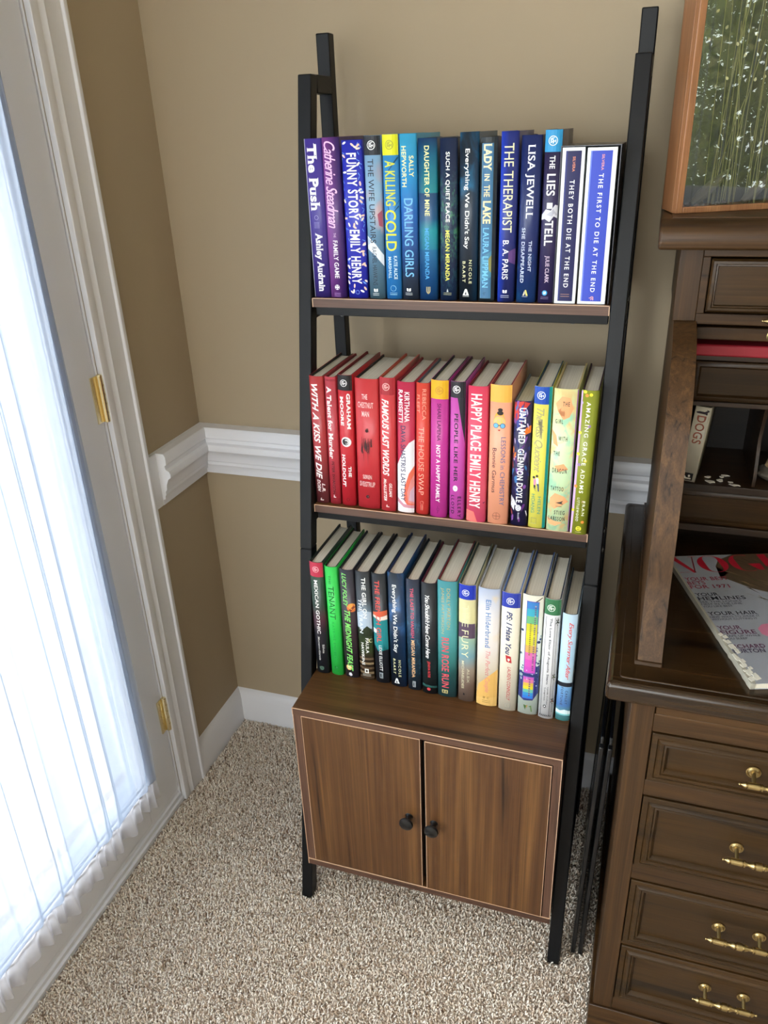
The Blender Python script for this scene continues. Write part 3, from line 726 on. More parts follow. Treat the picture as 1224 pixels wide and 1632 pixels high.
def d_therapist(m):
    m.P([(.62, 905), (1, 880), (1, 1000), (.6, 975)], '5a3c78')
    m.T('THE THERAPIST', 162, 768, .20, .76, 'ebe6b8', 'sans'); m.T('B. A. PARIS', 823, 1108, .26, .62, 'eceaf0', 'sansmid'); pub(m, .46, 1200, 'e4e4ee'); lines(m, 1228, .46, 2, 'b8bad2', .5, 13)
def d_jewell(m):
    m.T('LISA JEWELL', 170, 668, .24, .70, 'e8eaf2', 'serif'); m.T('SHE DISAPPEARED', 733, 1132, .18, .36, 'c8d0e6', 'serif'); m.T('THE NIGHT', 825, 1050, .56, .72, 'c8d0e6', 'serif')
    m.P([(.46, 1185), (.52, 1185), (.62, 1228), (.52, 1228)], 'e6d77a'); m.P([(.44, 1190), (.48, 1210), (.42, 1228), (.34, 1228)], 'cfc8b0'); lines(m, 1234, .46, 1, 'a8b0ca', .3)
def d_lies(m):
    m.B(70, 215, 0, 1, '2f8fc4'); m.club(.48, 142, 'eaf4f6'); m.P([(0, 640), (.25, 600), (.55, 610), (.8, 570), (1, 578), (1, 668), (.75, 650), (.5, 690), (.2, 668), (0, 676)], 'cfcfd8'); m.P([(.3, 640), (.7, 600), (.95, 640), (.6, 650)], 'b3b4c2')
    m.T('THE', 240, 326, .34, .66, 'f2f2f4', 'bold'); m.T('LIES', 360, 508, .22, .74, 'f5f5f6', 'bold'); m.T('I', 556, 596, .30, .64, 'f5f5f6', 'bold'); m.T('TELL', 680, 858, .24, .74, 'f5f5f6', 'bold')
    m.T('JULIE CLARK', 930, 1130, .32, .64, 'd6c2d8', 'sansmid'); m.D(.44, 1205, .0040, '3a97cc'); m.T('s', 1194, 1216, .36, .52, 'dceefa', 'bold'); lines(m, 1236, .44, 2, '7d6f98', .5, 11)
def d_both(m):
    m.B(190, 1288, 0, 1, 'e6e9ec'); m.B(212, 1268, .16, .86, '18184e'); m.B(212, 1268, .16, .24, '222a6e')
    m.T('SILVERA', 250, 350, .48, .60, 'd78a6a', 'bold'); m.T('THEY BOTH DIE AT THE END', 405, 1165, .40, .62, 'f1f2f6', 'wide'); lines(m, 1215, .5, 2, 'b08a72', .42, 16)
def d_first(m):
    m.B(195, 1292, 0, 1, 'e8ebee'); m.B(216, 1270, .11, .85, '3548b8'); m.B(216, 1270, .11, .16, '6b80dc')
    m.T('SILVERA', 240, 345, .50, .59, 'e09a8e', 'bold'); m.T('THE FIRST TO DIE AT THE END', 366, 1200, .44, .60, 'eef2fb', 'wide'); m.T('qt', 1232, 1262, .42, .60, 'e3a9a2', 'serif')

S1 = [  # kind, label, x-centre, width, height, stops, yr, draw, extras
 ('hardcover_book', 'violet hardcover with bold white serif lettering, first book on the top shelf', .4337, .0295, .2440, [(0, '4a3a9a'), (1, '3d2f7c')], (140, 1228), d_push, dict(boards='3a3278')),
 ('hardcover_book', 'mauve to purple hardcover with pink script and a white button sign', .4635, .0295, .2450, [(0, '8a4a98'), (.6, '8f519e'), (1, '7a438f')], (125, 1240), d_family, dict(side=[(.05, .9, '3b2466')], boards='2a1c40')),
 ('hardcover_book', 'bright blue hardcover with white block letters among scattered cream petals', .4985, .0345, .2400, [(0, '2c35b8'), (1, '2b2fae')], (148, 1250), d_funny, dict(boards='23246a')),
 ('hardcover_book', 'pale grey-blue hardcover with thin dark lettering and a black band holding a white badge', .5323, .0275, .2450, [(0, '7aa6cc'), (.35, '8fb0ca'), (.6, '5f86a4'), (1, '4a6878')], (113, 1252), d_wife, dict(blotch=[(4, 'b8a0a6', .15, .6, .5, .7)], boards='24272c')),
 ('hardcover_book', 'sky blue hardcover with yellow lettering and a yellow band at its head', .5615, .0262, .2460, [(0, '3a8fc8'), (.5, '2f83c4'), (1, '2a74bc')], (103, 1260), d_cold, dict(boards='2a6a98')),
 ('hardcover_book', 'cyan to slate hardcover with pale yellow author lines and light blue capitals', .5900, .0278, .2460, [(0, '3fa8d4'), (.25, '2a8fca'), (.45, '1f5fae'), (.75, '27497e'), (.88, '2f3a4c'), (1, '2c3442')], (99, 1262), d_darling, dict(boards='263244')),
 ('hardcover_book', 'teal and dark blue banded hardcover with yellow capitals above faint blue capitals', .6205, .0305, .2390, [(0, '1d3c66'), (.10, '1f6a8a'), (.32, '22868f'), (.323, '15406a'), (.48, '17507a'), (.55, '1f8f9c'), (.67, '1f7f98'), (.675, '1c6a9a'), (.85, '1a4f84'), (1, '173c6c')], (130, 1270), d_daughter, dict(side=[(.4, -.1, '173664')], boards='1b3f7a')),
 ('hardcover_book', 'navy hardcover with green leaf texture, white capitals and yellow capitals', .6535, .0275, .2380, [(0, '1c2a48'), (1, '1a2846')], (130, 1270), d_quiet, dict(blotch=[(22, '3f7a60', .28, .72, .5, .62), (30, '2a4a5a', .2, .95, .5, .6)], boards='16202e')),
 ('hardcover_book', 'black and midnight blue hardcover with white round lettering standing on the top shelf', .6855, .0295, .2450, [(0, '202c38'), (.3, '1d2c3c'), (1, '161d26')], (92, 1270), d_every, dict(blotch=[(5, '1f6a94', .0, .35, .45, .7)], side=[(.6, 1.1, '163a58')], boards='14181e')),
 ('hardcover_book', 'steel blue panelled hardcover with cream capitals in a dark frame', .7150, .0262, .2375, [(0, '2c3338'), (1, '242b30')], (122, 1275), d_lady, dict(boards='1a1a1c')),
 ('hardcover_book', 'indigo hardcover with thin cream capitals and a painted-on blue edge highlight', .7462, .0268, .2440, [(0, '24307a'), (.6, '1f2a6c'), (1, '232a5c')], (85, 1278), d_therapist, dict(side=[(.45, -.1, '2a4ad0')], boards='1c2250')),  # blue edge highlight is painted into the jacket tint
 ('hardcover_book', 'dark navy hardcover with large white serif author name and smaller serif title', .7780, .0305, .2380, [(0, '1c2a5e'), (.7, '1b2a60'), (1, '1d3a6e')], (109, 1280), d_jewell, dict(blotch=[(5, '1d5a88', .7, 1, .5, .7)], boards='141c3c')),
 ('hardcover_book', 'dark plum hardcover with bold white capitals torn across by a white paper shape', .8090, .0250, .2440, [(0, '2a2548'), (1, '2e2750')], (70, 1282), d_lies, dict(boards='1e2a36')),
 ('hardcover_book', 'white edged hardcover with narrow navy spine panel inside the dark slipcase', .8385, .0325, .2200, [(0, 'e2e5e8'), (1, 'e2e5e8')], (190, 1287), d_both, dict(boards='e0e0e0', bulge=.0012)),
 ('hardcover_book', 'white edged hardcover with broad royal blue spine panel inside the dark slipcase', .8785, .0420, .2190, [(0, 'e2e5e8'), (1, 'e2e5e8')], (195, 1292), d_first, dict(boards='e0e0e0', bulge=.0012)),
]
# ---- middle shelf
def d_kiss(m):
    m.T('WITH A KISS WE DIE', 322, 1002, .14, .62, 'f2e6e4', 'brush'); m.T('L.R.', 1035, 1102, .56, .78, 'ead8d6', 'brush'); m.T('DORN', 1010, 1100, .18, .46, 'ead8d6', 'brush'); m.P([(.42, 1148), (.47, 1148), (.47, 1160), (.62, 1160), (.62, 1166), (.38, 1166)], 'e6cfcd')
def d_talent(m):
    for y in (288, 296, 1150, 1160, 1172): m.B(y, y + 3, .02, .98, '7d1f2c')
    m.T('A Talent for Murder', 335, 850, .16, .62, 'f3e4e3', 'serifbold'); m.T('PETER SWANSON', 870, 1116, .34, .60, '4a1a22', 'sansmid'); m.P([(.42, 1122), (.48, 1122), (.48, 1136), (.62, 1136), (.62, 1142), (.38, 1142)], 'f0dcdc')
def d_holdout(m):
    m.B(255, 366, 0, 1, '222022'); m.club(.46, 315, 'f0eeee', .0062)
    m.T('GRAHAM', 385, 636, .62, .86, 'f4eeec', 'serifbold'); m.T('MOORE', 407, 612, .16, .40, 'f4eeec', 'serifbold'); m.D(.5, 727, .0092, 'f0eded'); m.D(.46, 727, .0062, '2a2326'); m.D(.52, 727, .0044, 'e6e2e2'); m.D(.5, 729, .0030, '5c5658'); m.B(716, 748, .30, .44, '2a2326')
    m.T('HOLDOUT', 820, 1062, .14, .40, 'f4eeec', 'serifbold'); m.T('THE', 905, 985, .60, .80, 'f4eeec', 'serifbold'); m.R(.5, 1160, .0030, .0006, '5b1016')
def d_chestnut(m):
    m.Hz('THE', 395, 430, .31, .56, 'f0c9c6', 'bold'); m.Hz('CHESTNUT', 450, 490, .12, .80, 'e8b6b4', 'bold'); m.Hz('MAN', 512, 550, .30, .62, 'eec2bf', 'bold')
    r = random.Random(2)
    m.D(.5, 650, .0030, '4a2222', n=9)
    for k in range(7):
        u = .50 + r.uniform(-.05, .05); m.P([(u, 632), (u + .015, 632), (u + r.uniform(-.06, .07), 668)], '3a1d1f')
    for k in range(16):
        u = .24 + .030 * k + r.uniform(-.01, .01); y = 720 + r.uniform(-25, 20); m.P([(u, y), (u + .014, y), (u + r.uniform(-.03, .05), y + r.uniform(50, 110)), (u + r.uniform(-.05, .0), y + 60)], '4a2527')
    for u, y in ((.33, 880), (.52, 905)): m.P([(u, 800), (u + .02, 800), (u + .005, y)], '4a2527')
    m.Hz('SØREN', 970, 1002, .28, .68, 'ecc0bd', 'bold'); m.Hz('SVEISTRUP', 1022, 1060, .12, .82, 'e9b9b7', 'bold'); m.D(.48, 1136, .0030, '2c1416'); m.D(.5, 1136, .0010, 'a54048', n=10)
def d_famous(m):
    m.B(278, 395, 0, 1, 'a22a33'); m.club(.46, 340, 'f0b9b6', .0064)
    m.T('FAMOUS LAST WORDS', 425, 976, .16, .62, 'f6e9e6', 'brush'); m.T('GILLIAN', 1032, 1137, .60, .80, 'f3dfdb', 'brush'); m.T('McALLISTER', 1000, 1168, .22, .44, 'f3dfdb', 'brush'); m.P([(.42, 1198), (.47, 1198), (.47, 1210), (.6, 1210), (.6, 1216), (.38, 1216)], 'f0d2cf')
def d_dava(m):
    m.P([(0, 900), (.35, 800), (.7, 735), (1, 710), (1, 1258), (0, 1256)], 'e3e3ea'); m.P([(1, 900), (.7, 960), (.45, 1060), (.4, 1160), (.62, 1200), (1, 1215)], 'dd6a52'); m.P([(1, 960), (.8, 1010), (.6, 1100), (.66, 1180), (1, 1190)], 'd98a86'); m.P([(1, 1050), (.78, 1090), (.7, 1160), (1, 1175)], 'c9a7bb')
    m.P([(0, 1150), (.4, 1190), (1, 1200), (1, 1222), (.4, 1215), (0, 1180)], 'c98c9c'); m.P([(0, 1195), (.5, 1228), (1, 1232), (1, 1258), (0, 1256)], 'e8dfe2')
    m.T('KIRTHANA', 380, 586, .46, .74, 'f2e3e6', 'bold'); m.T('RAMISETTI', 368, 592, .10, .36, 'f2e3e6', 'bold'); m.T("DAVA SHASTRI'S LAST DAY", 615, 1167, .22, .52, '3d3a5c', 'sansmid')
def d_swap(m):
    m.T('REBECCA', 360, 572, .50, .78, 'ee9a86', 'sans'); m.T('FLEET', 402, 525, .08, .30, 'ee9a86', 'sans'); m.T('THE HOUSE SWAP', 622, 1118, .22, .64, 'f0a390', 'sans'); m.R(.5, 1178, .0032, .0006, 'e99283'); m.B(1195, 1235, .42, .46, 'e99283'); m.B(1195, 1235, .54, .58, 'e99283')
def d_happyfam(m):
    m.B(300, 430, 0, 1, 'd9a61e'); m.club(.5, 372, 'b9862a'); m.T('SHARI LAPENA', 460, 722, .40, .62, '5f1450', 'sansmid'); m.T('NOT A HAPPY FAMILY', 752, 1176, .36, .60, 'f8e6f2', 'bold'); m.R(.5, 1232, .0030, .0006, '8f1f70'); m.B(1205, 1262, .46, .50, '8f1f70')
def d_people(m):
    m.B(272, 382, 0, 1, '26262c'); m.P([(.5, 380), (1, 380), (1, 700)], '2c2a33'); m.club(.42, 325, 'f0eef0', .0064); m.T('PEOPLE LIKE HER', 490, 980, .30, .56, '2a1a30', 'black'); m.D(.42, 1030, .0042, 'f2eef2', 1.3); m.D(.42, 1030, .0010, 'c069a8', n=8); m.T('ELLERY', 1090, 1250, .60, .82, '2a1a30', 'wide'); m.T('LLOYD', 1085, 1225, .14, .36, '2a1a30', 'wide')
def d_hplace(m):
    m.T('HAPPY PLACE', 352, 746, .16, .72, 'f8e6e2', 'black'); m.T('EMILY HENRY', 775, 1172, .16, .72, 'f8e6e2', 'black')
    m.P([(0, 1190), (.4, 1200), (.6, 1282), (0, 1280)], 'e86f66'); m.P([(.85, 1128), (1, 1118), (.9, 1135)], '7a3352')
def d_lessons(m):
    m.B(283, 405, 0, 1, 'e0ab4c')
    m.D(.47, 540, .0098, 'efbf6a', .9); m.D(.47, 552, .0086, 'f0b28e', 1.0); m.P([(.2, 520), (.3, 480), (.47, 468), (.64, 480), (.74, 520), (.6, 496), (.34, 496)], 'e2a83c'); m.D(.50, 478, .0052, '241c1e', .7); m.D(.5, 456, .0040, '241c1e', .7)
    for u in (.31, .63): m.D(u, 566, .0044, '2a4a70'); m.D(u, 566, .0036, '6db1e0')
    m.B(560, 566, .42, .54, '2a4a70'); m.D(.47, 597, .0018, 'c6402f', .6)
    m.T('LESSONS in CHEMISTRY', 645, 1147, .58, .80, '5d6c96', 'sans'); m.T('Bonnie Garmus', 726, 1056, .18, .38, '3a2c38', 'sans'); m.R(.45, 1232, .0066, .0006, 'a0604e'); m.B(1230, 1234, .27, .63, 'a0604e'); m.B(1205, 1258, .44, .46, 'a0604e')
def d_untamed(m):
    r = random.Random(9)
    for k in range(60):
        u, y = r.uniform(0, 1), r.uniform(415, 1295); c = r.choice(('5a2a72', '7b4a96', '2a2f6a', 'b9a6cf', 'd8d5e6', '1b1a34', '8a3a3a', '3a6fa8', 'e0742f'))
        a = r.uniform(-.6, .6); L_ = r.uniform(20, 70); q = r.uniform(.03, .12)
        m.P([(u - q, y), (u, y - L_ * .3 + a * 20), (u + q, y + a * 60), (u + q * .6, y + L_ * .5 + a * 60), (u - q * .5, y + L_ * .6)], c); m.layer -= 1
    m.P([(0, 420), (.5, 408), (.9, 420), (.6, 470), (.2, 540), (0, 560)], 'c23a34'); m.P([(.1, 500), (.5, 430), (.8, 470), (.5, 560), (.2, 600)], '33408c'); m.P([(.7, 590), (1, 570), (1, 620), (.6, 640)], 'e0742f'); m.P([(.0, 1080), (.25, 1120), (.2, 1190), (0, 1160)], 'dfe4ee')
    m.layer += 2
    m.T('UNTAMED', 452, 697, .30, .70, 'f4f4f7', 'black'); m.T('GLENNON DOYLE', 735, 1127, .30, .68, 'f4f4f7', 'black'); m.D(.46, 1168, .0048, 'eeeef4', 1.2); m.T('no', 1152, 1184, .36, .56, '6a6a86', 'sans'); m.T('book', 1205, 1255, .44, .56, 'c8c8d8', 'sans')
def d_quotient(m):
    m.B(297, 418, 0, .84, '1b4aa8'); m.club(.40, 358, 'dfe8f6', .0066); m.B(297, 1325, .84, 1, '1c8a86')
    m.T('The Kiss Quotient', 445, 902, .10, .62, 'a8a070', 'script'); m.P([(.5, 520), (.55, 520), (.55, 660), (.52, 660), (.52, 535), (.30, 535), (.30, 528)], '8f8a6a')
    m.D(.22, 940, .0022, '2b2028'); m.P([(.2, 950), (.36, 955), (.34, 1000), (.22, 995)], 'd68ab0'); m.D(.40, 928, .0021, '2b2028'); m.P([(.34, 940), (.5, 945), (.52, 985), (.4, 990)], 'f0eef2'); m.P([(.4, 985), (.53, 985), (.56, 1042), (.5, 1042), (.45, 1000)], '2b4a80'); m.P([(.22, 995), (.34, 998), (.33, 1022), (.24, 1020)], '20202c')
    m.T('HELEN', 1080, 1212, .52, .70, '4a9a86', 'sans'); m.T('HOANG', 1065, 1208, .14, .34, '4a9a86', 'sans'); m.T('of', 1010, 1045, .26, .4, '9a9266', 'italic'); m.B(1245, 1290, .16, .19, 'a8a45e'); m.B(1245, 1290, .46, .49, 'a8a45e'); m.B(1245, 1250, .16, .49, 'a8a45e'); m.B(1286, 1291, .16, .49, 'a8a45e')
def d_dragon(m):
    for pts in ([(.1, 420), (.35, 370), (.7, 380), (.85, 450), (.7, 510), (.45, 530), (.6, 470), (.4, 430), (.2, 470)], [(.0, 600), (.2, 640), (.3, 720), (.1, 700)], [(.1, 1100), (.3, 1060), (.7, 1080), (.9, 1120), (.6, 1150), (.3, 1180), (.1, 1150)], [(.0, 1250), (.3, 1270), (.7, 1280), (.4, 1310), (.1, 1300)], [(.2, 860), (.6, 840), (.8, 880), (.4, 900)]): m.P(pts, 'e8a673')
    for y0, y1, u0, u1, s in ((405, 435, .40, .68, 'THE'), (527, 557, .12, .45, 'GIRL'), (645, 678, .30, .68, 'WITH'), (753, 783, .12, .40, 'THE'), (875, 910, .12, .74, 'DRAGON'), (1010, 1042, .10, .66, 'TATTOO'), (1190, 1220, .32, .78, 'STIEG'), (1237, 1268, .08, .80, 'LARSSON')): m.Hz(s, y0, y1, u0, u1, '3d3c38', 'wide')
    m.P([(.35, 1130), (.55, 1122), (.68, 1112), (.62, 1130), (.7, 1140), (.5, 1136)], '3d3c38'); lines(m, 1156, .5, 1, '57564e', .26)
    m.B(318, 1350, .965, 1, '8a4aa0')
def d_grace(m):
    r = random.Random(4)
    m.P([(0, 340), (.08, 340), (.12, 600), (.06, 900), (.14, 1200), (.1, 1370), (0, 1370)], 'c7a6cf')
    for u, y, c in ((.2, 345, 'e8dc3a'), (.32, 368, 'e38a3c'), (.55, 362, 'ecd83a'), (.05, 420, 'b9a2d0'), (.6, 575, '93789c'), (.1, 625, 'efe04a'), (.1, 775, 'ead73a'), (.55, 820, 'dccb4a'), (.2, 850, '93789c'), (.12, 1010, 'e38a3c'), (.62, 1120, '9a8a5a'), (.7, 1275, 'd8863a'), (.05, 1190, 'ecd83a')): m.D(u, y, .0026, c, n=12)
    m.T('AMAZING GRACE ADAMS', 410, 1056, .34, .58, 'f0f1dc', 'wide'); m.T('FRAN', 1115, 1226, .60, .76, 'ecedd4', 'wide'); m.T('LITTLEWOOD', 1092, 1270, .28, .43, 'ecedd4', 'wide'); m.D(.5, 1326, .0044, 'e9de3c'); m.T('II', 1316, 1338, .4, .6, '8a8620', 'bold'); lines(m, 1352, .5, 1, 'd9d28a', .34)
S2 = [
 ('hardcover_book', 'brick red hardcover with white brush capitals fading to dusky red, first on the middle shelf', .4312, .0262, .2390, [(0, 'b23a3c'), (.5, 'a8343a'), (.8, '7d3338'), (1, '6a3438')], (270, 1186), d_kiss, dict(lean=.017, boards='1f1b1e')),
 ('hardcover_book', 'slim rose red hardcover with white serif title and fine dark rules', .4562, .0205, .2390, [(0, 'b8404c'), (1, 'b0303c')], (272, 1192), d_talent, dict(lean=.020, boards='7e2028', bulge=.003)),
 ('hardcover_book', 'scarlet hardcover with black band and a white disc holding a dark eye shape', .4825, .0270, .2440, [(0, 'c62a34'), (1, 'bc2632')], (260, 1206), d_holdout, dict(lean=.022, boards='6d1018')),
 ('hardcover_book', 'thick red hardcover with short horizontal lines of pale lettering around a dark scribble', .5220, .0420, .2400, [(0, 'c63a3e'), (1, 'c0303a')], (290, 1226), d_chestnut, dict(lean=.022, boards='1d1b1d')),
 ('hardcover_book', 'light red hardcover with darker red badge band and white hand-drawn capitals', .5595, .0275, .2450, [(0, 'c93c42'), (1, 'c23a40')], (278, 1248), d_famous, dict(lean=.023, boards='c4593f')),
 ('hardcover_book', 'crimson hardcover with a white and coral swirl below navy lettering', .5915, .0310, .2390, [(0, 'b92a4a'), (1, 'b92a4a')], (313, 1256), d_dava, dict(lean=.022, boards='8d2c34')),
 ('hardcover_book', 'orange red hardcover with thin salmon lettering', .6215, .0235, .2390, [(0, 'd04434'), (1, 'd03c38')], (320, 1268), d_swap, dict(lean=.019, boards='6a7684')),
 ('hardcover_book', 'magenta hardcover with a mustard band at its head', .6515, .0300, .2465, [(0, 'b8308c'), (1, 'ba3490')], (303, 1292), d_happyfam, dict(lean=.017, boards='25272c')),
 ('hardcover_book', 'orchid pink hardcover with black capitals and a black corner band', .6840, .0260, .2460, [(0, 'ba4aa4'), (1, 'c04aa8')], (272, 1266), d_people, dict(lean=.009, boards='4a1f2c')),
 ('hardcover_book', 'coral pink hardcover with heavy cream condensed capitals', .7185, .0335, .2410, [(0, 'd8405e'), (.55, 'd94a66'), (.78, 'e05a70'), (1, 'd84a72')], (299, 1278), d_hplace, dict(lean=.004, boards='7a2a30')),
 ('hardcover_book', 'peach hardcover with yellow band and a small face in blue round glasses', .7560, .0350, .2450, [(0, 'e8a080'), (1, 'e69c7c')], (288, 1294), d_lessons, dict(boards='8c2a34')),
 ('hardcover_book', 'short hardcover covered in purple, navy and orange swirls with white capitals', .7915, .0285, .2200, [(0, '2c2550'), (1, '1f1c3e')], (407, 1303), d_untamed, dict(boards='7c8a90')),
 ('hardcover_book', 'lemon yellow hardcover with a blue badge band and a teal edge', .8220, .0285, .2460, [(0, 'ddd45e'), (1, 'dcd65a')], (298, 1324), d_quotient, dict(boards='2a4a5c')),
 ('hardcover_book', 'pale green and orange watercolour hardcover with stacked dark words', .8572, .0375, .2450, [(0, 'dfe0a0'), (.3, 'd3e2b2'), (.6, 'c8e2b4'), (1, 'd0e2b0')], (320, 1350), d_dragon, dict(blotch=[(7, 'e2c78a', 0, 1, .52, .66), (11, 'a4d6b4', .1, 1, .52, .64)], boards='c9b27a')),
 ('hardcover_book', 'olive green hardcover with lilac edge and small coloured dots, last on the middle shelf', .8918, .0275, .2460, [(0, '8a922c'), (1, '868c28')], (334, 1373), d_grace, dict(lean=.008, boards='3a2030', side=[(.75, 1.1, '4f5610')])),
]
# ---- cabinet top
def d_gothic(m):
    m.B(374, 480, 0, 1, 'b8324a'); m.club(.5, 425, 'eeb7c0', .0062)
    m.T('MEXICAN GOTHIC', 505, 916, .30, .58, 'f2efec', 'bold'); m.T('Silvia', 1000, 1072, .62, .78, 'c9c6c4', 'serif'); m.T('Moreno-Garcia', 942, 1132, .30, .46, 'c9c6c4', 'serif'); m.R(.46, 1195, .0042, .0006, '7fae94'); m.R(.46, 1195, .0022, .0005, '7fae94')
def d_tenant(m):
    m.T('THE', 475, 542, .32, .50, '1c7a38', 'sans'); m.T('TENANT', 556, 806, .24, .70, '146a2e', 'sans'); m.T('KATRINE ENGBERG', 828, 1146, .38, .56, '2aa84a', 'wide'); m.D(.48, 1192, .0036, '176f30'); m.R(.5, 1190, .0018, .0006, '43e066'); lines(m, 1218, .48, 1, '2aa84a', .4)
def d_feast(m):
    m.D(.78, 715, .0092, 'd8723a'); m.D(.80, 705, .0068, 'e8a04e'); m.P([(.5, 740), (1, 690), (1, 712), (.5, 765)], '8a4030'); m.D(.35, 1192, .0062, 'f0c27a'); m.D(.35, 1192, .0036, 'f8e6b4')
    m.T('LUCY FOLEY', 460, 712, .20, .52, '7fd06a', 'brush'); m.T('THE MIDNIGHT FEAST', 738, 1218, .24, .66, '86dc70', 'brush'); m.P([(.3, 1250), (.36, 1232), (.42, 1250), (.5, 1232), (.58, 1252), (.44, 1262)], 'dcdce4')
def d_train(m):
    for k, c in enumerate(('6d5a44', '8a765a', '594734', '7d6a50', '4b3a2a')): m.B(1105 + 38 * k, 1122 + 38 * k, 0, 1, c)
    m.P([(0, 760), (.5, 730), (1, 745), (1, 870), (.5, 890), (0, 870)], 'aebfd0'); m.P([(0, 870), (.4, 880), (.7, 850), (1, 880), (1, 930), (0, 930)], '26301f'); m.D(.9, 965, .0042, 'c9cc9a'); m.D(.94, 965, .0032, '3a4530')
    m.T('THE GIRL ON', 486, 792, .46, .74, 'eef0ee', 'bold'); m.T('THE TRAIN', 648, 912, .16, .42, 'dfe4ea', 'bold'); m.T('PAULA', 946, 1067, .54, .76, 'eeeeea', 'bold'); m.T('HAWKINS', 986, 1166, .20, .42, 'eeeeea', 'bold'); m.B(1195, 1230, .38, .66, 'f0efe9'); m.B(1203, 1222, .45, .58, '3a3128'); lines(m, 1240, .5, 2, 'cfc8ba', .6, 11)
def d_french(m):
    m.P([(0, 760), (.5, 745), (1, 735), (1, 770), (.5, 790), (0, 780)], 'd0603f'); m.P([(0, 780), (.5, 790), (1, 772), (1, 806), (.5, 815), (0, 795)], 'ecd7cc'); m.P([(0, 800), (.5, 815), (1, 806), (1, 1040), (.6, 990), (.3, 1060), (0, 1010)], '1f8288'); m.P([(0, 880), (.3, 890), (.2, 920), (0, 915)], 'd8e6e6')
    m.T('THE FRENCH GIRL', 515, 988, .24, .58, 'd6504a', 'bold'); m.T('LEXIE ELLIOTT', 1010, 1216, .36, .58, 'e4e6e6', 'sansmid'); m.B(1230, 1278, .32, .58, '8d979c'); m.B(1240, 1268, .38, .46, '22262c')
def d_every2(m):
    m.T("Everything We Didn't Say", 548, 1066, .22, .56, 'f4f5f2', 'sansmid'); m.T('NICOLE', 1125, 1262, .54, .70, 'd9d7a8', 'wide'); m.T('BAART', 1120, 1242, .20, .36, 'd9d7a8', 'wide'); m.P([(.36, 1276), (.46, 1276), (.58, 1318), (.24, 1318)], 'e8ebee'); m.P([(.40, 1290), (.45, 1314), (.34, 1314)], '182230')
def d_vanish(m):
    m.T('THE LAST TO VANISH', 570, 946, .34, .58, 'cf5068', 'bold'); m.T('MEGAN MIRANDA', 965, 1262, .34, .60, 'e9b98a', 'bold'); m.B(1292, 1342, .38, .62, '8b8f94'); m.B(1304, 1330, .44, .50, '2b3038')
def d_shouldnt(m):
    m.T("You Shouldn't Have Come Here", 630, 1112, .28, .58, 'f2f2f2', 'script'); m.T('JENEVA ROSE', 1135, 1266, .36, .58, 'd23f48', 'bold'); m.D(.46, 1362, .0034, 'd24a52'); m.P([(.0, 1325), (1, 1335), (1, 1350), (0, 1345)], '25504c')
def d_run(m):
    m.T('DOLLY PARTON', 515, 815, .50, .68, 'b3a874', 'sans'); m.T('JAMES PATTERSON', 515, 852, .18, .36, 'b3a874', 'sans'); m.T('RUN ROSE RUN', 880, 1272, .22, .62, 'd85560', 'bold'); m.B(1290, 1318, .24, .56, 'b6a870'); m.B(1297, 1312, .30, .36, '3a4c48'); m.B(1297, 1312, .44, .5, '3a4c48')
def d_fury(m):
    m.B(493, 600, 0, 1, '1d33a8'); m.club(.42, 552, 'dfe3f6', .0064)
    m.P([(0, 775), (1, 775), (1, 885), (0, 885)], '57465a'); m.T('THE', 640, 800, .22, .60, 'd9dcae', 'light'); m.T('FURY', 826, 1034, .20, .62, 'e6e3b6', 'light'); m.T('ALEX', 1120, 1232, .56, .72, 'ccc6ac', 'sans'); m.T('MICHAELIDES', 1062, 1282, .22, .38, 'd9d3b4', 'sansmid'); m.P([(.34, 1315), (.44, 1322), (.42, 1335), (.32, 1332)], '2c2626')
def d_couple(m):
    m.P([(.1, 1250), (.5, 1185), (1, 1120), (1, 1417), (0, 1415), (0, 1330)], 'dcae62'); m.P([(0, 1360), (1, 1340), (1, 1417), (0, 1415)], 'e0b66c')
    m.T('Elin Hilderbrand', 600, 956, .38, .62, '5f86b8', 'serif'); m.T('The Perfect Couple', 980, 1306, .36, .64, 'd87e80', 'italic'); m.T('B', 1342, 1358, .34, .44, '8a6a34', 'bold'); m.T('U', 1342, 1358, .54, .64, '8a6a34', 'bold'); lines(m, 1372, .5, 2, '9a7a42', .4, 14)
def d_ps(m):
    m.B(556, 662, 0, 1, '2a3a9c'); m.club(.48, 615, 'e6e8f6', .0068)
    m.T('PS: I Hate You', 690, 1012, .30, .62, '33406c', 'brush'); m.P([(.32, 1016), (.62, 1024), (.68, 1075), (.38, 1066)], 'b83034'); m.P([(.44, 1040), (.5, 1046), (.56, 1040), (.58, 1052), (.5, 1064), (.44, 1052)], 'f0dfd8'); m.T('LAUREN CONNOLLY', 1105, 1372, .46, .66, 'c4343c', 'italic')
    for q in ((1396, 1400, .40, .70), (1431, 1435, .40, .70), (1396, 1435, .40, .43), (1396, 1435, .67, .70), (1406, 1424, .50, .53)): m.B(*q, 'b9b4a4')
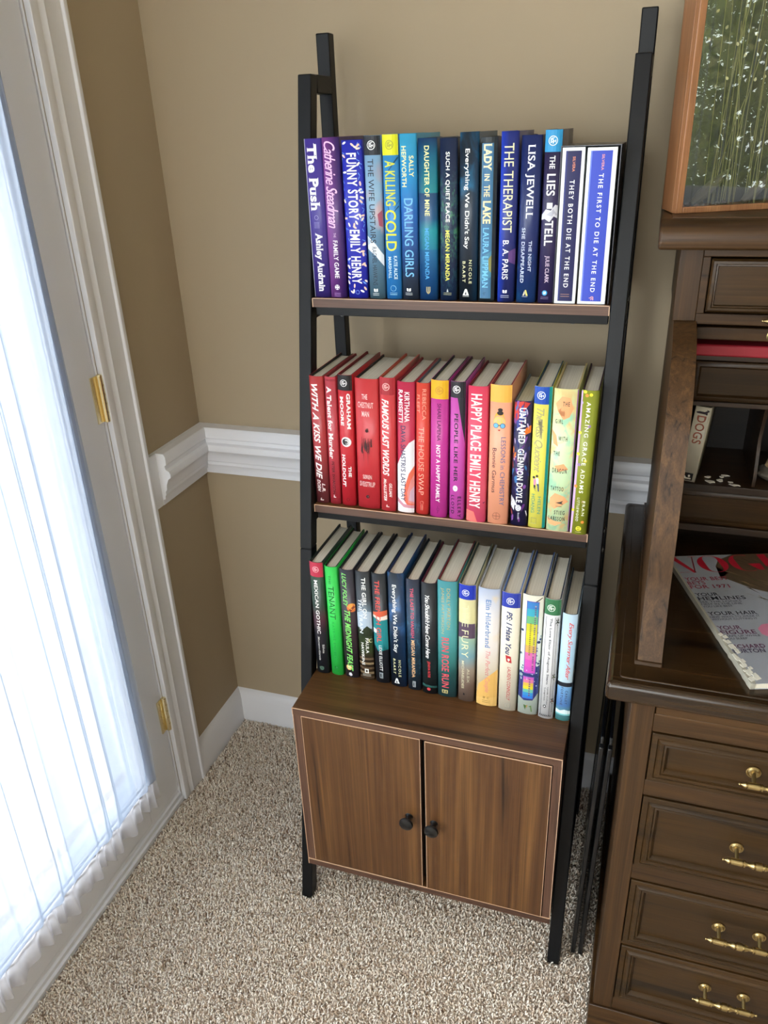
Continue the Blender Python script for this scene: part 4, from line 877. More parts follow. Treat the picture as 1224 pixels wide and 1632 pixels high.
def d_rainbow(m):
    r = random.Random(12)
    for k in range(26):
        u, y = r.choice((r.uniform(0, .18), r.uniform(.8, 1))), r.uniform(820, 1180); m.D(u, y, r.uniform(.001, .003), r.choice(('33406c', '7f9aa4', 'b8c9c4', '2c3c66')), n=8); m.layer -= 1
    m.P([(0, 1140), (.3, 1150), (1, 1080), (1, 1300), (.75, 1360), (.3, 1366), (0, 1340)], '2b356e')
    for k in range(14): m.D(r.uniform(.02, .98), r.uniform(1120, 1350), .0012, 'c4cfe0', n=8); m.layer -= 1
    m.P([(.6, 615), (.95, 580), (.96, 586), (.64, 622)], '5b564a')
    m.layer += 1
    seg = ['3a7cc0', '3aa0b8', '6ab07a', 'c8c43a', 'd8d030', 'cfc838', 'd0a85a', 'd46aa8', 'd254b4', 'c84eb6']
    n = len(seg)
    for k, c in enumerate(seg): m.B(612 + 538 * k / n, 612 + 538 * (k + 1) / n + 1, .24, .80, c); m.layer -= 1
    m.layer += 1
    seg = ['c85ab4', 'd47a9a', 'd8b24a', 'd8cc30', '6ab6a0', '3a8cc8', '2f78d0']
    for k, c in enumerate(seg): m.B(1172 + 178 * k / 7, 1172 + 178 * (k + 1) / 7 + 1, .22, .76, c); m.layer -= 1
    m.layer += 1
    for y0, y1, u0, u1 in ((612, 618, .22, .82), (1144, 1150, .22, .82), (612, 1150, .22, .25), (612, 1150, .79, .82), (1172, 1177, .2, .78), (1345, 1350, .2, .78), (1172, 1350, .2, .23), (1172, 1350, .75, .78)): m.B(y0, y1, u0, u1, '5a52a4')
    for k in range(34):
        y = 640 + k * 14.4; m.B(y, y + 8, .62, .70, '6a5a78' if k % 5 else 'b09a9a'); m.layer -= 1
        if 8 < k < 26: m.B(y, y + 8, .42, .50, '8a7a3a'); m.layer -= 1
    for k in range(8): m.B(1190 + 18 * k, 1200 + 18 * k, .52, .60, '7a5a80'); m.layer -= 1
    m.layer += 1
    m.P([(.3, 1400), (.45, 1405), (.4, 1440), (.34, 1420)], '4a6a3a'); m.P([(.55, 1410), (.7, 1400), (.75, 1450), (.7, 1452), (.66, 1415)], '6a8a52'); m.P([(.45, 1400), (.52, 1402), (.46, 1430)], 'b88a3a')
def d_elixir(m):
    m.B(608, 722, 0, 1, '37704a'); m.club(.42, 672, 'dfeadf', .0066)
    m.B(735, 1500, .14, .165, '33343a'); m.B(735, 1500, .70, .725, '33343a'); m.B(735, 1500, .78, .79, '55565c'); m.B(735, 1500, .06, .07, '55565c')
    m.T('The Love Elixir of Augusta Stern', 742, 1242, .36, .54, '4a4a52', 'serif'); m.T('Lynda Cohen', 1262, 1400, .48, .58, '5a5a60', 'serif'); m.T('Loigman', 1268, 1372, .30, .40, '5a5a60', 'serif')
    for y, c in ((770, '26302a'), (1180, '6a7a3a'), (1370, 'a04a3a')):
        for a in range(5): m.P([(.86, y), (.86 + .12 * math.cos(a * 1.26), y + 26 * math.sin(a * 1.26)), (.86 + .1 * math.cos(a * 1.26 + .5), y + 24 * math.sin(a * 1.26 + .5))], '2b3330'); m.layer -= 1
        m.layer += 1; m.D(.86, y, .0014, c, n=8)
    m.P([(.86, 735), (.88, 735), (.88, 1460), (.86, 1460)], '2f3733')
    m.D(.4, 1416, .0026, '2b2b30', 1.3, 12); m.D(.4, 1416, .0014, 'e8e8ea', 1.3, 10)
    for k in range(7): m.P([(.08 + .11 * k, 1500), (.14 + .11 * k, 1478), (.18 + .11 * k, 1500), (.13 + .11 * k, 1492)], '33343a'); m.layer -= 1
def d_summer(m):
    m.T('Every Summer After', 775, 1200, .40, .78, 'd0504e', 'script'); m.B(1224, 1256, 0, 1, '23262e'); m.T('CARLEY', 1285, 1392, .58, .74, '4a4f6a', 'wide'); m.T('FORTUNE', 1262, 1402, .26, .42, '4a4f6a', 'wide')
    m.P([(0, 1440), (.3, 1448), (.6, 1436), (1, 1450), (1, 1475), (0, 1470)], 'd9eef2'); m.P([(0, 1470), (1, 1474), (1, 1486), (0, 1480)], '7cc4c8')
S3 = [
 ('hardcover_book', 'dark green to black hardcover with rose red badge band and white capitals', .4350, .0265, .2475, [(0, '2c4a38'), (.38, '243a2e'), (.5, '4a2230'), (.62, '2a2830'), (1, '202428')], (374, 1236), d_gothic, dict(lean=.013, boards='1a1d1e')),
 ('hardcover_book', 'neon green hardcover with thin dark green capitals', .4645, .0250, .2410, [(0, '30c850'), (1, '2fc84e')], (413, 1252), d_tenant, dict(lean=.004, boards='16201a')),
 ('hardcover_book', 'dark plum hardcover with lime green brush capitals and an orange moon', .4945, .0285, .2390, [(0, '2a2a36'), (.35, '342a34'), (.6, '3a2c32'), (1, '2c2a34')], (436, 1272), d_feast, dict(lean=.004, boards='1d222a')),
 ('hardcover_book', 'charcoal hardcover with bold white title lines over a misty landscape and track stripes', .5255, .0285, .2390, [(0, '2c2f33'), (.25, '3a4046'), (.38, '6f8496'), (.52, '8ea2b4'), (.56, '2d3826'), (.72, '3a4a2c'), (.78, '3b3026'), (1, '4a3a2a')], (445, 1287), d_train, dict(boards='2a2c2e')),
 ('hardcover_book', 'black hardcover with red capitals over a teal wave', .5567, .0280, .2400, [(0, '22262c'), (1, '20242c')], (466, 1315), d_french, dict(boards='1a1c20')),
 ('hardcover_book', 'black and midnight blue hardcover with white round lettering standing on the cabinet', .5895, .0310, .2470, [(0, '1a2430'), (.3, '163352'), (.6, '14283e'), (1, '141c28')], (464, 1342), d_every2, dict(blotch=[(5, '1f5f9c', .0, .5, .5, .7)], side=[(.5, 1.2, '173a62')], boards='1a2a52')),
 ('hardcover_book', 'blue black hardcover with raspberry capitals above peach capitals', .6212, .0262, .2400, [(0, '23283a'), (.4, '24405a'), (.7, '1f3442'), (1, '1c2430')], (510, 1365), d_vanish, dict(blotch=[(24, '36607a', .35, .9, .52, .66)], boards='15202a')),
 ('hardcover_book', 'near black hardcover with white handwriting and a small red author name', .6512, .0285, .2390, [(0, '1d2026'), (.5, '1a1e24'), (.75, '1c2e30'), (1, '161a1e')], (541, 1400), d_shouldnt, dict(boards='5a1c2c')),
 ('hardcover_book', 'teal hardcover with slanted coral capitals and faint gold author lines', .6843, .0355, .2480, [(0, '3f8c94'), (.45, '4a9698'), (.7, '3d7e7c'), (.8, '2f5f60'), (1, '2a4a50')], (465, 1345), d_run, dict(boards='7a1f26')),
 ('hardcover_book', 'cream and mauve banded hardcover with blue badge band and pale tall lettering', .7205, .0300, .2480, [(0, 'cfc89a'), (.3, 'cfc792'), (.46, '8fae9c'), (.6, '7aa4b0'), (.72, 'a89a8a'), (.85, '8a7468'), (1, '6a584e')], (495, 1383), d_fury, dict(boards='45524c')),
 ('hardcover_book', 'thick cream and sand coloured hardcover with blue serif author name and pink italics', .7585, .0378, .2475, [(0, 'a9b4cc'), (.1, 'c4c6d2'), (.25, 'd8d2d0'), (.5, 'dcd4ce'), (.7, 'ddd2bc'), (1, 'deb46c')], (522, 1415), d_couple, dict(boards='b4b6b4', blotch=[(4, 'e4c890', .05, .4, .5, .7)])),
 ('hardcover_book', 'cream hardcover with royal blue badge band, navy brush lettering and a red envelope', .7965, .0320, .2470, [(0, 'e4dcc8'), (1, 'e2dac6')], (557, 1455), d_ps, dict(boards='5a7ab8')),
 ('hardcover_book', 'white floral hardcover with a rainbow label panel down its spine', .8328, .0350, .2480, [(0, 'dfdccb'), (.25, 'dfe2d6'), (.5, 'd0dcd2'), (.9, 'c6d6cc'), (1, 'cfdad0')], (570, 1475), d_rainbow, dict(boards='2c4a86')),
 ('hardcover_book', 'white hardcover with green badge band and black vine border lines', .8658, .0270, .2475, [(0, 'dcdcde'), (1, 'dadadc')], (610, 1515), d_elixir, dict(boards='2a3340')),
 ('hardcover_book', 'short sky blue hardcover with red script and a black stripe, last on the cabinet', .8948, .0255, .2220, [(0, 'bcd4e6'), (.4, 'a8cae0'), (.62, 'c0d6e2'), (.68, '7ab0e0'), (.85, '5f92d8'), (.9, '7ab6c8'), (1, '4f9a9c')], (717, 1528), d_summer, dict(boards='3a4450')),
]
YS2 = [-.306, -.305, -.306, -.308, -.311, -.309, -.309, -.313, -.313, -.315, -.314, -.311, -.313, -.316, -.320]
YS3 = [-.376, -.374, -.374, -.373, -.374, -.376, -.378, -.381, -.381, -.384, -.386, -.389, -.389, -.392, -.390]
for S_, z, ys, g in ((S1, Z1, [FY + .2337 + .007] * 15, G1), (S2, Z2, YS2, G2), (S3, ZT, YS3, G3)):
    for i, (kind, label, xc, wd, h, stops, yr, draw, ex) in enumerate(S_):
        ex = dict(ex)
        if g == G1: ex.setdefault('depth', 0.148)
        if i > 12 and g == G1: ex['depth'] = 0.14
        book(kind, label, xc, ys[i], z + 0.0003, wd, h, stops, yr, draw, group=g, **ex)
# slipcase holding the last two books of the top shelf
b = MB(); y0, y1 = FY + .2337 + .009, FY + .2337 + .15
xa, xb, zt = .8212, .9030, Z1 + .2225
b.box(xa - .0012, xa, y0, y1, Z1 + .0002, zt); b.box(xb, xb + .0012, y0, y1, Z1 + .0002, zt); b.box(xa, xb, y0, y1, zt - .0012, zt); b.box(xa - .001, xb + .001, y1, y1 + .0012, Z1 + .0002, zt)
tag(b.build('slipcase', mat('dark_slipcase_card', '20222e', 0.3)), 'dark card slipcase around the two white edged books at the end of the top shelf', 'slipcase')

# ---------------------------------------------------------------- roll-top desk
DX0, DX1, DYF, DZT, DZB = 0.962, 2.25, -0.605, 0.775, 0.742
PX0, PX1, PYF = 0.998, 1.398, -0.585
desk = thing('rolltop_desk', 'dark oak roll-top desk with brass drawer pulls standing beside the black ladder bookcase', 'desk', ((DX0 + DX1) / 2, -0.3, 0))
DO = Vector(((DX0 + DX1) / 2, -0.3, 0))
def dpart(mb, name, mats, parent=desk, **k):
    bmesh.ops.translate(mb.bm, verts=mb.bm.verts, vec=-DO)
    return mb.build(name, mats, parent, **k)
def rrect(x0, x1, y0, y1, r, n=5):
    pts = []
    for cx, cy, a in ((x1 - r, y1 - r, 0), (x0 + r, y1 - r, 90), (x0 + r, y0 + r, 180), (x1 - r, y0 + r, 270)):
        for k in range(n + 1):
            t = math.radians(a + 90 * k / n); pts.append((cx + r * math.cos(t), cy + r * math.sin(t)))
    return pts
b = MB(); b.prism(rrect(DX0, DX1, DYF, -0.012, 0.008), 2, DZB, DZT - 0.0012); top = dpart(b, 'desktop', OAK_T, bevel=0.008, seg=3)
b = MB(); b.prism(rrect(DX0 + 0.0165, DX1 - 0.0165, DYF + 0.0165, -0.03, 0.006), 2, DZT - 0.004, DZT); dpart(b, 'desktop_field', OAK_T, top, bevel=0.0012)

# pedestal: carcass with a face frame
drawers = [(0.598, 0.686), (0.423, 0.566), (0.242, 0.390), (0.095, 0.234)]
b = MB()
b.box(PX0, PX0 + 0.018, PYF + 0.02, -0.02, 0.06, DZB - 0.0005); b.box(PX1 - 0.018, PX1, PYF + 0.02, -0.02, 0.06, DZB - 0.0005)
b.box(PX0, PX1, -0.03, -0.02, 0.06, DZB); b.box(PX0, PX1, PYF + 0.02, -0.03, 0.06, 0.07)
dpart(b, 'pedestal_side', OAK_S, bevel=0.001)
for xa, xb in ((PX0, 1.0303), (PX1 - 0.0323, PX1)):
    b = MB(); b.box(xa, xb, PYF, PYF + 0.02, 0.063, DZB); dpart(b, 'pedestal_stile', OAK_S, bevel=0.0012)
b = MB(); xa, xb = 1.0303, PX1 - 0.0323
edges = [0.7385, 0.7185] + [v for z0, z1 in drawers for v in (z1 + 0.0015, z0 - 0.0015)] + [0.063]
b.box(xa, xb, PYF, PYF + 0.02, 0.7385, DZB)
for k in range(1, len(edges) - 1, 2): b.box(xa, xb, PYF + 0.0005, PYF + 0.02, edges[k + 1], edges[k])
dpart(b, 'pedestal_rail', OAK_X, bevel=0.0008)
b = MB(); b.box(xa + 0.0015, xb - 0.0015, PYF - 0.001, -0.1, 0.7198, 0.7370); dpart(b, 'writing_slide', OAK_X, bevel=0.0008)
b = MB(); b.prism([(PYF - 0.010, 0.0), (PYF - 0.010, 0.050), (PYF - 0.004, 0.060), (PYF - 0.004, 0.063), (-0.02, 0.063), (-0.02, 0.0)], 0, PX0 - 0.006, PX1 + 0.006)
dpart(b, 'plinth', OAK_X, bevel=0.0015)

def molded_front(mb, x0, x1, z0, z1, y, prof):
    """picture-frame moulding rings: prof = (inset, forward) pairs, then a flat panel"""
    rings = []
    for i, d in prof:
        rings.append([mb.bm.verts.new(p) for p in ((x0 + i, y - d, z0 + i), (x1 - i, y - d, z0 + i), (x1 - i, y - d, z1 - i), (x0 + i, y - d, z1 - i))])
    for R, S in zip(rings, rings[1:]):
        for k in range(4): mb.bm.faces.new((R[k], R[(k + 1) % 4], S[(k + 1) % 4], S[k]))
    mb.bm.faces.new(rings[-1]); mb.bm.faces.new(list(reversed(rings[0])))
DPROF = [(0, -0.012), (0, 0.0015), (0.001, 0.0025), (0.0075, 0.003), (0.0085, 0.0015), (0.0095, 0.0030), (0.013, 0.0052), (0.0165, 0.0040), (0.0175, 0.0015), (0.0185, 0.0020), (0.0205, 0.0028), (0.0225, 0.0005), (0.0245, -0.004)]
def pull(parent, cx, y, zr, half=0.049, rc=0.029):
    b = MB(); yb, zb_ = y - 0.021, zr - 0.006
    for s in (-1, 1):
        x = cx + s * rc
        b.lathe([(0, 0.0098), (0.001, 0.0098), (0.0014, 0.0086), (0.0006, 0.0078), (0.0016, 0.0068), (0.0030, 0.0060), (0.0030, 0.0)], (x, y, zr), (0, -1, 0), 24)
        b.cyl((x, y - 0.002, zr), (x, yb, zb_), 0.0030, 12)
    H = half
    prof = [(0, 0), (0.0006, 0.0016), (0.0018, 0.0020), (0.0032, 0.0012), (0.0045, 0.0015), (0.0075, 0.0042), (0.0095, 0.0046), (0.0100, 0.0030), (0.0112, 0.0030), (0.0118, 0.0048), (0.0268, 0.0050), (0.0272, 0.0036), (0.0284, 0.0036), (0.0288, 0.0050), (0.0306, 0.0050), (0.0310, 0.0034), (0.0350, 0.0028), (0.0390, 0.0045), (0.0420, 0.0056), (0.0424, 0.0042), (0.0445, 0.0040), (0.0447, 0.0060), (H, 0.0062)]
    full = prof + [(2 * H - a, r) for a, r in reversed(prof[:-1])]
    b.lathe(full, (cx - H, yb, zb_), (1, 0, 0), 16)
    dpart(b, 'drawer_pull', BRASS, parent)
for (z0, z1), zr in zip(drawers, (0.645, 0.499, 0.325, 0.177)):
    b = MB(); molded_front(b, 1.0318, PX1 - 0.0338, z0, z1, PYF, DPROF)
    d = dpart(b, 'drawer', OAK_D)
    pull(d, 1.197, PYF + 0.003, zr)
# far support
b = MB(); b.box(1.85, 2.21, PYF, -0.02, 0.0, DZB); dpart(b, 'far_pedestal', OAK_Z, bevel=0.002)

# roll section
SP0 = [(-.552, .775), (-.540, .800), (-.522, .840), (-.510, .875), (-.502, .920), (-.492, .965), (-.478, 1.010), (-.464, 1.055), (-.450, 1.095), (-.425, 1.130), (-.390, 1.156), (-.340, 1.178), (-.286, 1.188), (-.268, 1.190)]
def catmull(P, n=6):
    out = []
    for i in range(len(P) - 1):
        p0, p1, p2, p3 = P[max(0, i - 1)], P[i], P[i + 1], P[min(len(P) - 1, i + 2)]
        for k in range(n):
            t = k / n
            out.append(tuple(0.5 * (2 * p1[j] + (p2[j] - p0[j]) * t + (2 * p0[j] - 5 * p1[j] + 4 * p2[j] - p3[j]) * t * t + (3 * p1[j] - p0[j] - 3 * p2[j] + p3[j]) * t ** 3) for j in (0, 1)))
    return out + [P[-1]]
SP = catmull(SP0)
UY, UZ0, UZ1 = -0.268, 1.190, 1.294
for xa, xb in ((1.0005, 1.0325), (2.185, 2.217)):
    b = MB(); b.prism(SP + [(-.02, 1.190), (-.02, .775)], 0, xa, xb, smooth=True); s = dpart(b, 'roll_side', OAK_Z)
    b = MB(); b.prism([(-.556, .775), (-.553, .7795), (-.02, .7795), (-.02, .775)], 0, xa - 0.004, xb + 0.0005); dpart(b, 'side_moulding', OAK_X, s, bevel=0.001)
b = MB(); b.box(1.0325, 2.185, -0.028, -0.02, DZT, UZ1); dpart(b, 'gallery_back', wood('shaded_back', 0, '0d0806', '170f09', '20150c', 1, .6, 12))  # shade of the deep recess painted in as near-black wood
# head: posts, rails, shallow drawer and cornice
for xa, xb in ((0.9985, 1.0303), (2.187, 2.219)):
    b = MB(); b.box(xa, xb, UY, -0.02, UZ0, UZ1); dpart(b, 'head_post', OAK_S, bevel=0.0012)
b = MB(); b.box(1.0303, 1.0405, UY + 0.001, UY + 0.02, 1.2015, UZ1 - 0.0132); b.box(1.0303, 2.187, UY + 0.0015, UY + 0.02, UZ1 - 0.013, UZ1); b.box(1.0303, 2.187, UY + 0.001, UY + 0.02, UZ0 - 0.004, 1.2015); b.box(1.0303, 2.187, -0.19, -0.02, UZ1 - 0.01, UZ1)
dpart(b, 'head_rail', OAK_X, bevel=0.0008)
for x0, x1 in ((1.0422, 1.600), (1.62, 2.18)):
    b = MB(); molded_front(b, x0, x1, 1.2035, 1.2780, UY + 0.004, [(0, -.012), (0, .0008), (.003, .004), (.0065, .0045), (.0075, .0022), (.0095, .0030), (.0105, -.0005)])
    d = dpart(b, 'head_drawer', OAK_D)
    pull(d, x0 + 0.1235, UY + 0.002, 1.2035)
b = MB()
b.prism([(UY - .034, UZ1), (UY - .036, UZ1 + .004), (UY - .036, UZ1 + .022), (UY - .033, UZ1 + .028), (UY - .026, UZ1 + .034), (UY - .016, UZ1 + .0385), (UY - .012, UZ1 + .0395), (-.012, UZ1 + .0395), (-.012, UZ1)], 0, 0.967, 2.25)
dpart(b, 'cornice', OAK_X, bevel=0.004, seg=3)
CT = UZ1 + 0.0395
b = MB(); b.box(0.982, 2.235, UY - 0.008, -0.02, CT - 0.004, CT + 0.0012); dpart(b, 'cornice_field', OAK_X, bevel=0.0008)
# rolled-up tambour: its bottom rail shows below the head
b = MB(); b.box(1.0345, 2.183, -0.252, -0.236, 1.1600, 1.1790); tb_ = dpart(b, 'tambour_rail', OAK_X, bevel=0.0015)
b = MB()
for k in range(12): b.box(1.0345, 2.183, -0.232 + 0.013 * k, -0.222 + 0.013 * k, 1.170, 1.178)
dpart(b, 'tambour_slats', OAK_X, bevel=0.001)
b = MB(); b.lathe([(0, 0.0095), (0.0012, 0.0092), (0.0018, 0.0078), (0.0006, 0.0070), (0.0006, 0)], (1.1405, -0.252, 1.1685), (0, -1, 0), 24)
dpart(b, 'keyhole_plate', mat('aged_brass', '8f8658', 0.35, metal=1), tb_)
# gallery of drawers and pigeonholes
GY = -0.205
b = MB()
b.box(1.0330, 2.185, GY, -0.028, 1.1165, 1.1285)            # top board
b.box(1.0330, 2.185, GY - 0.001, -0.028, 1.0425, 1.0500)    # under the small drawers
b.box(1.0330, 2.185, GY - 0.005, -0.028, 0.8960, 0.9080)    # pigeonhole floor
b.box(1.0330, 2.185, GY - 0.004, -0.028, 0.8210, 0.8330)    # base
dpart(b, 'gallery_shelf', wood('shaded_oak_inside', 0, '150d07', '2f1f10', '432c16', 1, .4, 16), bevel=0.0008)  # interior shade painted in: darker copy of the desk oak
b = MB()
for x in (1.0330, 1.40, 1.79, 2.177): b.box(x, x + 0.008, GY + 0.001, -0.028, 1.05, 1.1165)
for x in (1.0330, 1.48, 2.177): b.box(x, x + 0.008, GY + 0.001, -0.028, 0.775, 0.908)
dpart(b, 'gallery_upright', wood('shaded_oak_inside', 0, '150d07', '2f1f10', '432c16', 1, .4, 16))
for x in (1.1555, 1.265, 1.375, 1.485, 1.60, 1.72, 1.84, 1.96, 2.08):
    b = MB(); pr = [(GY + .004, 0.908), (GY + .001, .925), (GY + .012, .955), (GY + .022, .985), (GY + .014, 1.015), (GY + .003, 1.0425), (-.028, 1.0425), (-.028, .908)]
    b.prism(pr, 0, x, x + 0.005); dpart(b, 'pigeonhole_divider', wood('shaded_oak_inside', 0, '150d07', '2f1f10', '432c16', 1, .4, 16))
GP = [(0, -.012), (0, .001), (.003, .003), (.0075, .0035), (.0088, .001), (.0105, -.001)]
for x0, x1 in ((1.0425, 1.398), (1.41, 1.788), (1.80, 2.175)):
    b = MB(); molded_front(b, x0, x1, 1.0515, 1.1150, GY + 0.001, GP); dpart(b, 'small_drawer', OAK_D)
for x0, x1 in ((1.0425, 1.478), (1.49, 2.175)):
    b = MB(); molded_front(b, x0, x1, 0.8345, 0.8945, GY + 0.001, GP); dpart(b, 'low_drawer', OAK_D)

# red folder on the gallery
b = MB(); b.box(1.0355, 1.345, -0.228, -0.06, 1.1288, 1.1470)
fo = thing('red_folder', 'red cloth box file lying on top of the desk gallery', 'folder', (1.19, -0.144, 1.1288))
bmesh.ops.translate(b.bm, verts=b.bm.verts, vec=(-1.19, 0.144, -1.1288)); b.build('cover', noise_bump(mat('red_cloth', '9c1c2c', 0.55), 900, 0.2, 0.0005), fo, bevel=0.003)
b = MB(); b.box(-0.150, 0.150, 0.07, 0.0855, 0.003, 0.0155); b.build('paper_edge', PAGES, fo)

# paperback with a dog on its spine, in the first pigeonhole
def d_dogs(m):
    m.P([(.10, .072), (.30, .060), (.62, .060), (.80, .040), (.92, .044), (.86, .060), (.80, .066), (.82, .098), (.74, .100), (.70, .092), (.30, .088), (.14, .086)], '2b1f28')
    m.P([(.78, .044), (.70, .030), (.86, .038)], '2b1f28')
    m.T('DOGS', .115, .485, .22, .80, '9a5a48', 'serif'); m.B(.125, .40, .90, .93, 'b3aa9c')
    m.B(.885, .985, .14, .80, '1f1c1c'); m.D(.56, .925, .0018, 'e8e4d8', 1.2); m.D(.30, .945, .0014, 'e8e4d8', 1.2); m.B(.95, .97, .3, .7, 'cfc8ba')
book('paperback_book', 'cream paperback with a dark dog and red-brown serif word, standing in the desk pigeonhole', 1.0555, -0.2025, 0.9083, .0255, .1315, [(0, 'bfb8a6'), (1, 'bab3a1')], (0, 1), d_dogs, bulge=.0010, depth=.15, boards='cfc8b6', lean=0.075, yaw=-0.15)

# scraps of torn paper in the same pigeonhole
rs = random.Random(8)
for k, (x, y, sx_, sy_) in enumerate(((1.093, -.197, .020, .005), (1.108, -.188, .012, .006), (1.090, -.178, .012, .003), (1.118, -.165, .013, .003), (1.124, -.193, .011, .003), (1.130, -.203, .022, .003), (1.112, -.172, .008, .004))):
    b = MB(); n = 8; P0 = [(math.cos(2 * math.pi * i / n) * sx_ / 2 * rs.uniform(.6, 1.1), math.sin(2 * math.pi * i / n) * sy_ * rs.uniform(.5, 1.2)) for i in range(n)]
    lo = [b.bm.verts.new((p[0], p[1], 0.0003 + .0010 * abs(math.sin(i * 2.1)))) for i, p in enumerate(P0)]; hi = [b.bm.verts.new((v.co.x, v.co.y, v.co.z + .0012)) for v in lo]
    b.bm.faces.new(lo); b.bm.faces.new(list(reversed(hi)))
    for i in range(n): b.bm.faces.new((lo[i], lo[(i + 1) % n], hi[(i + 1) % n], hi[i]))
    o = b.build('paper_scrap', mat('white_scrap_paper', 'd6d0c4', 0.8)); o.location = (x, y, 0.9081); o.rotation_euler = (0, 0, rs.uniform(-.3, .3))
    tag(o, 'small white scrap of torn paper in the dark pigeonhole beside the cream paperback', 'paper scrap', 'paper scraps in the pigeonhole')
# small beige shell-like ornament in the next pigeonhole
b = MB()
bmesh.ops.create_uvsphere(b.bm, u_segments=20, v_segments=12, radius=1)
for v in b.bm.verts:
    v.co = Vector((v.co.x * .030, v.co.y * .026, (v.co.z + 1) * .013)) * (1 + .12 * math.sin(9 * v.co.x + 5 * v.co.y))
orn = thing('stone_ornament', 'grey stone ornament with a beige shell on top in the second pigeonhole', 'ornament', (1.195, -.165, .9082))
b.build('stone', noise_bump(mat('grey_stone', '5b554c', .8), 60, .5), orn, smooth=True)
b = MB(); b.lathe([(0, .001), (.006, .010), (.016, .014), (.026, .011), (.036, .005), (.042, 0)], (-.020, -.004, .028), (.9, .1, .22), 18); b.build('shell', noise_bump(mat('beige_shell', 'b59a74', .6), 200, .5, .001), orn)

# fashion magazine on the desktop
MW, MH, MT = 0.245, 0.343, 0.0095
mag = thing('fashion_magazine', 'old fashion magazine with tall red masthead letters lying askew on the desk', 'magazine', (1.0390, -0.246, DZT + 0.0003), (0, 0, math.atan2(-0.326, 0.106) + math.pi / 2))
b = MB(); b.box(0.002, MW - .001, -MH + .001, -.001, 0.0008, MT - 0.0008); b.build('page_block', PAGES, mag)
mk = Marks(MW, MH, (0, 1))
mk.B(0, 1, 0, 1, '969aa3')
for pts, c in (([(.46, .045), (.56, .0), (.9, .0), (1, .03), (1, .36), (.86, .40), (.66, .36), (.52, .29), (.43, .21), (.40, .20), (.46, .16), (.42, .10)], '5a4a38'),
               ([(.62, .36), (.80, .34), (1, .36), (1, .62), (.86, .60), (.72, .50)], '7a5f44'), ([(.72, .08), (1, .05), (1, .33), (.82, .32), (.72, .22)], 'c79a80')): mk.P([(u_ * 1.15 - .24 + .08 * u_, y_ * 1.1) for u_, y_ in pts], c)
rm = random.Random(6)
for k in range(46):
    u, y = rm.uniform(.30, .66), rm.uniform(.03, .40); a = rm.uniform(.02, .10)
    mk.P([(u, y), (u + a, y + rm.uniform(.03, .07)), (u + a * .4, y + .012)], rm.choice(('6f5c44', '43372a', '87714f', '4b4a30', '7c4f36'))); mk.layer -= 1
mk.layer += 1
mk.D(.72, .18, .0055, '2a2420', .6); mk.D(.86, .17, .0055, '2a2420', .6); mk.D(.79, .29, .010, 'b05a58', .5)
# masthead: high-contrast capitals drawn as thick and hairline strokes
RD = 'b01c30'
mk.P([(.0, .008), (.045, .008), (.125, .160), (.105, .166)], RD); mk.P([(.108, .164), (.118, .164), (.165, .012), (.158, .010)], '7a1a26'); mk.P([(.0, .006), (.06, .006), (.06, .011), (.0, .011)], RD); mk.P([(.135, .008), (.19, .008), (.19, .012), (.135, .012)], RD)
def ring_o(u0, y0, ru, ry, thick, cu=RD, a0=0, a1=2 * math.pi, n=30):
    V, F = [], []
    for k in range(n + 1):
        t = a0 + (a1 - a0) * k / n; w_ = thick * abs(math.cos(t)) ** 1.2 + .004
        V.append((mk.ux(u0 + ru * math.cos(t)), mk.td(y0 + ry * math.sin(t)))); V.append((mk.ux(u0 + (ru - w_) * math.cos(t)), mk.td(y0 + (ry - .003) * math.sin(t))))
    for k in range(n): F.append((2 * k, 2 * k + 1, 2 * k + 3, 2 * k + 2))
    mk.add(V, F, cu)
ring_o(.270, .086, .100, .080, .048)
ring_o(.485, .086, .100, .080, .046, RD, math.radians(60), math.radians(300))
mk.P([(.50, .095), (.585, .095), (.585, .155), (.55, .155)], RD); mk.P([(.61, .008), (.665, .008), (.665, .12), (.70, .155), (.65, .155), (.61, .12)], RD); mk.P([(.745, .008), (.752, .008), (.752, .13), (.72, .155), (.70, .152)], RD); mk.P([(.79, .008), (.845, .008), (.845, .158), (.79, .158)], RD); mk.P([(.84, .008), (.94, .008), (.94, .05), (.93, .02), (.84, .016)], RD); mk.P([(.84, .15), (.93, .145), (.945, .11), (.945, .158), (.84, .158)], RD)

def mt(s, u0, u1, y0, y1, c, st='serif'):
    g = lambda y: .207 + (y - .2) * .81
    h = lambda u: .012 + (u - .06) * .84
    mk.Hz(s, g(y0), g(y1), h(u0), h(u1), c, st)
mt('JAN 1971', .06, .14, .135, .150, RD, 'sans')
mt('YOUR BEST', .06, .40, .200, .238, '9a3048'); mt('BETS', .06, .20, .245, .280, '9a3048'); mt('FOR 1971', .06, .37, .287, .325, '9a3048')
mt('YOUR', .06, .24, .372, .405, '2a2c38'); mt('HEMLINES', .06, .42, .412, .448, '2a2c38'); mt('SEE THE LOOKS', .06, .37, .456, .474, '4a4c58', 'sans'); mt('FIRST IN THE LINE', .06, .36, .480, .498, '4a4c58', 'sans'); mt('YOU LIKE BEST', .06, .28, .504, .521, '4a4c58', 'sans')
mt('YOUR HAIR', .06, .42, .565, .600, '2a2c38'); mt('NEW WAYS TO WEAR IT', .06, .42, .607, .625, '4a4c58', 'sans'); mt('WITHOUT CUTTING IT', .06, .39, .631, .648, '4a4c58', 'sans')
mt('YOUR', .06, .23, .700, .735, '5a2a4a'); mt('FIGURE', .06, .31, .742, .778, '5a2a4a'); mt('SHAPE UP WHILE', .06, .32, .785, .802, '4a4c58', 'sans'); mt('YOU SLEEP', .06, .22, .808, .825, '4a4c58', 'sans')
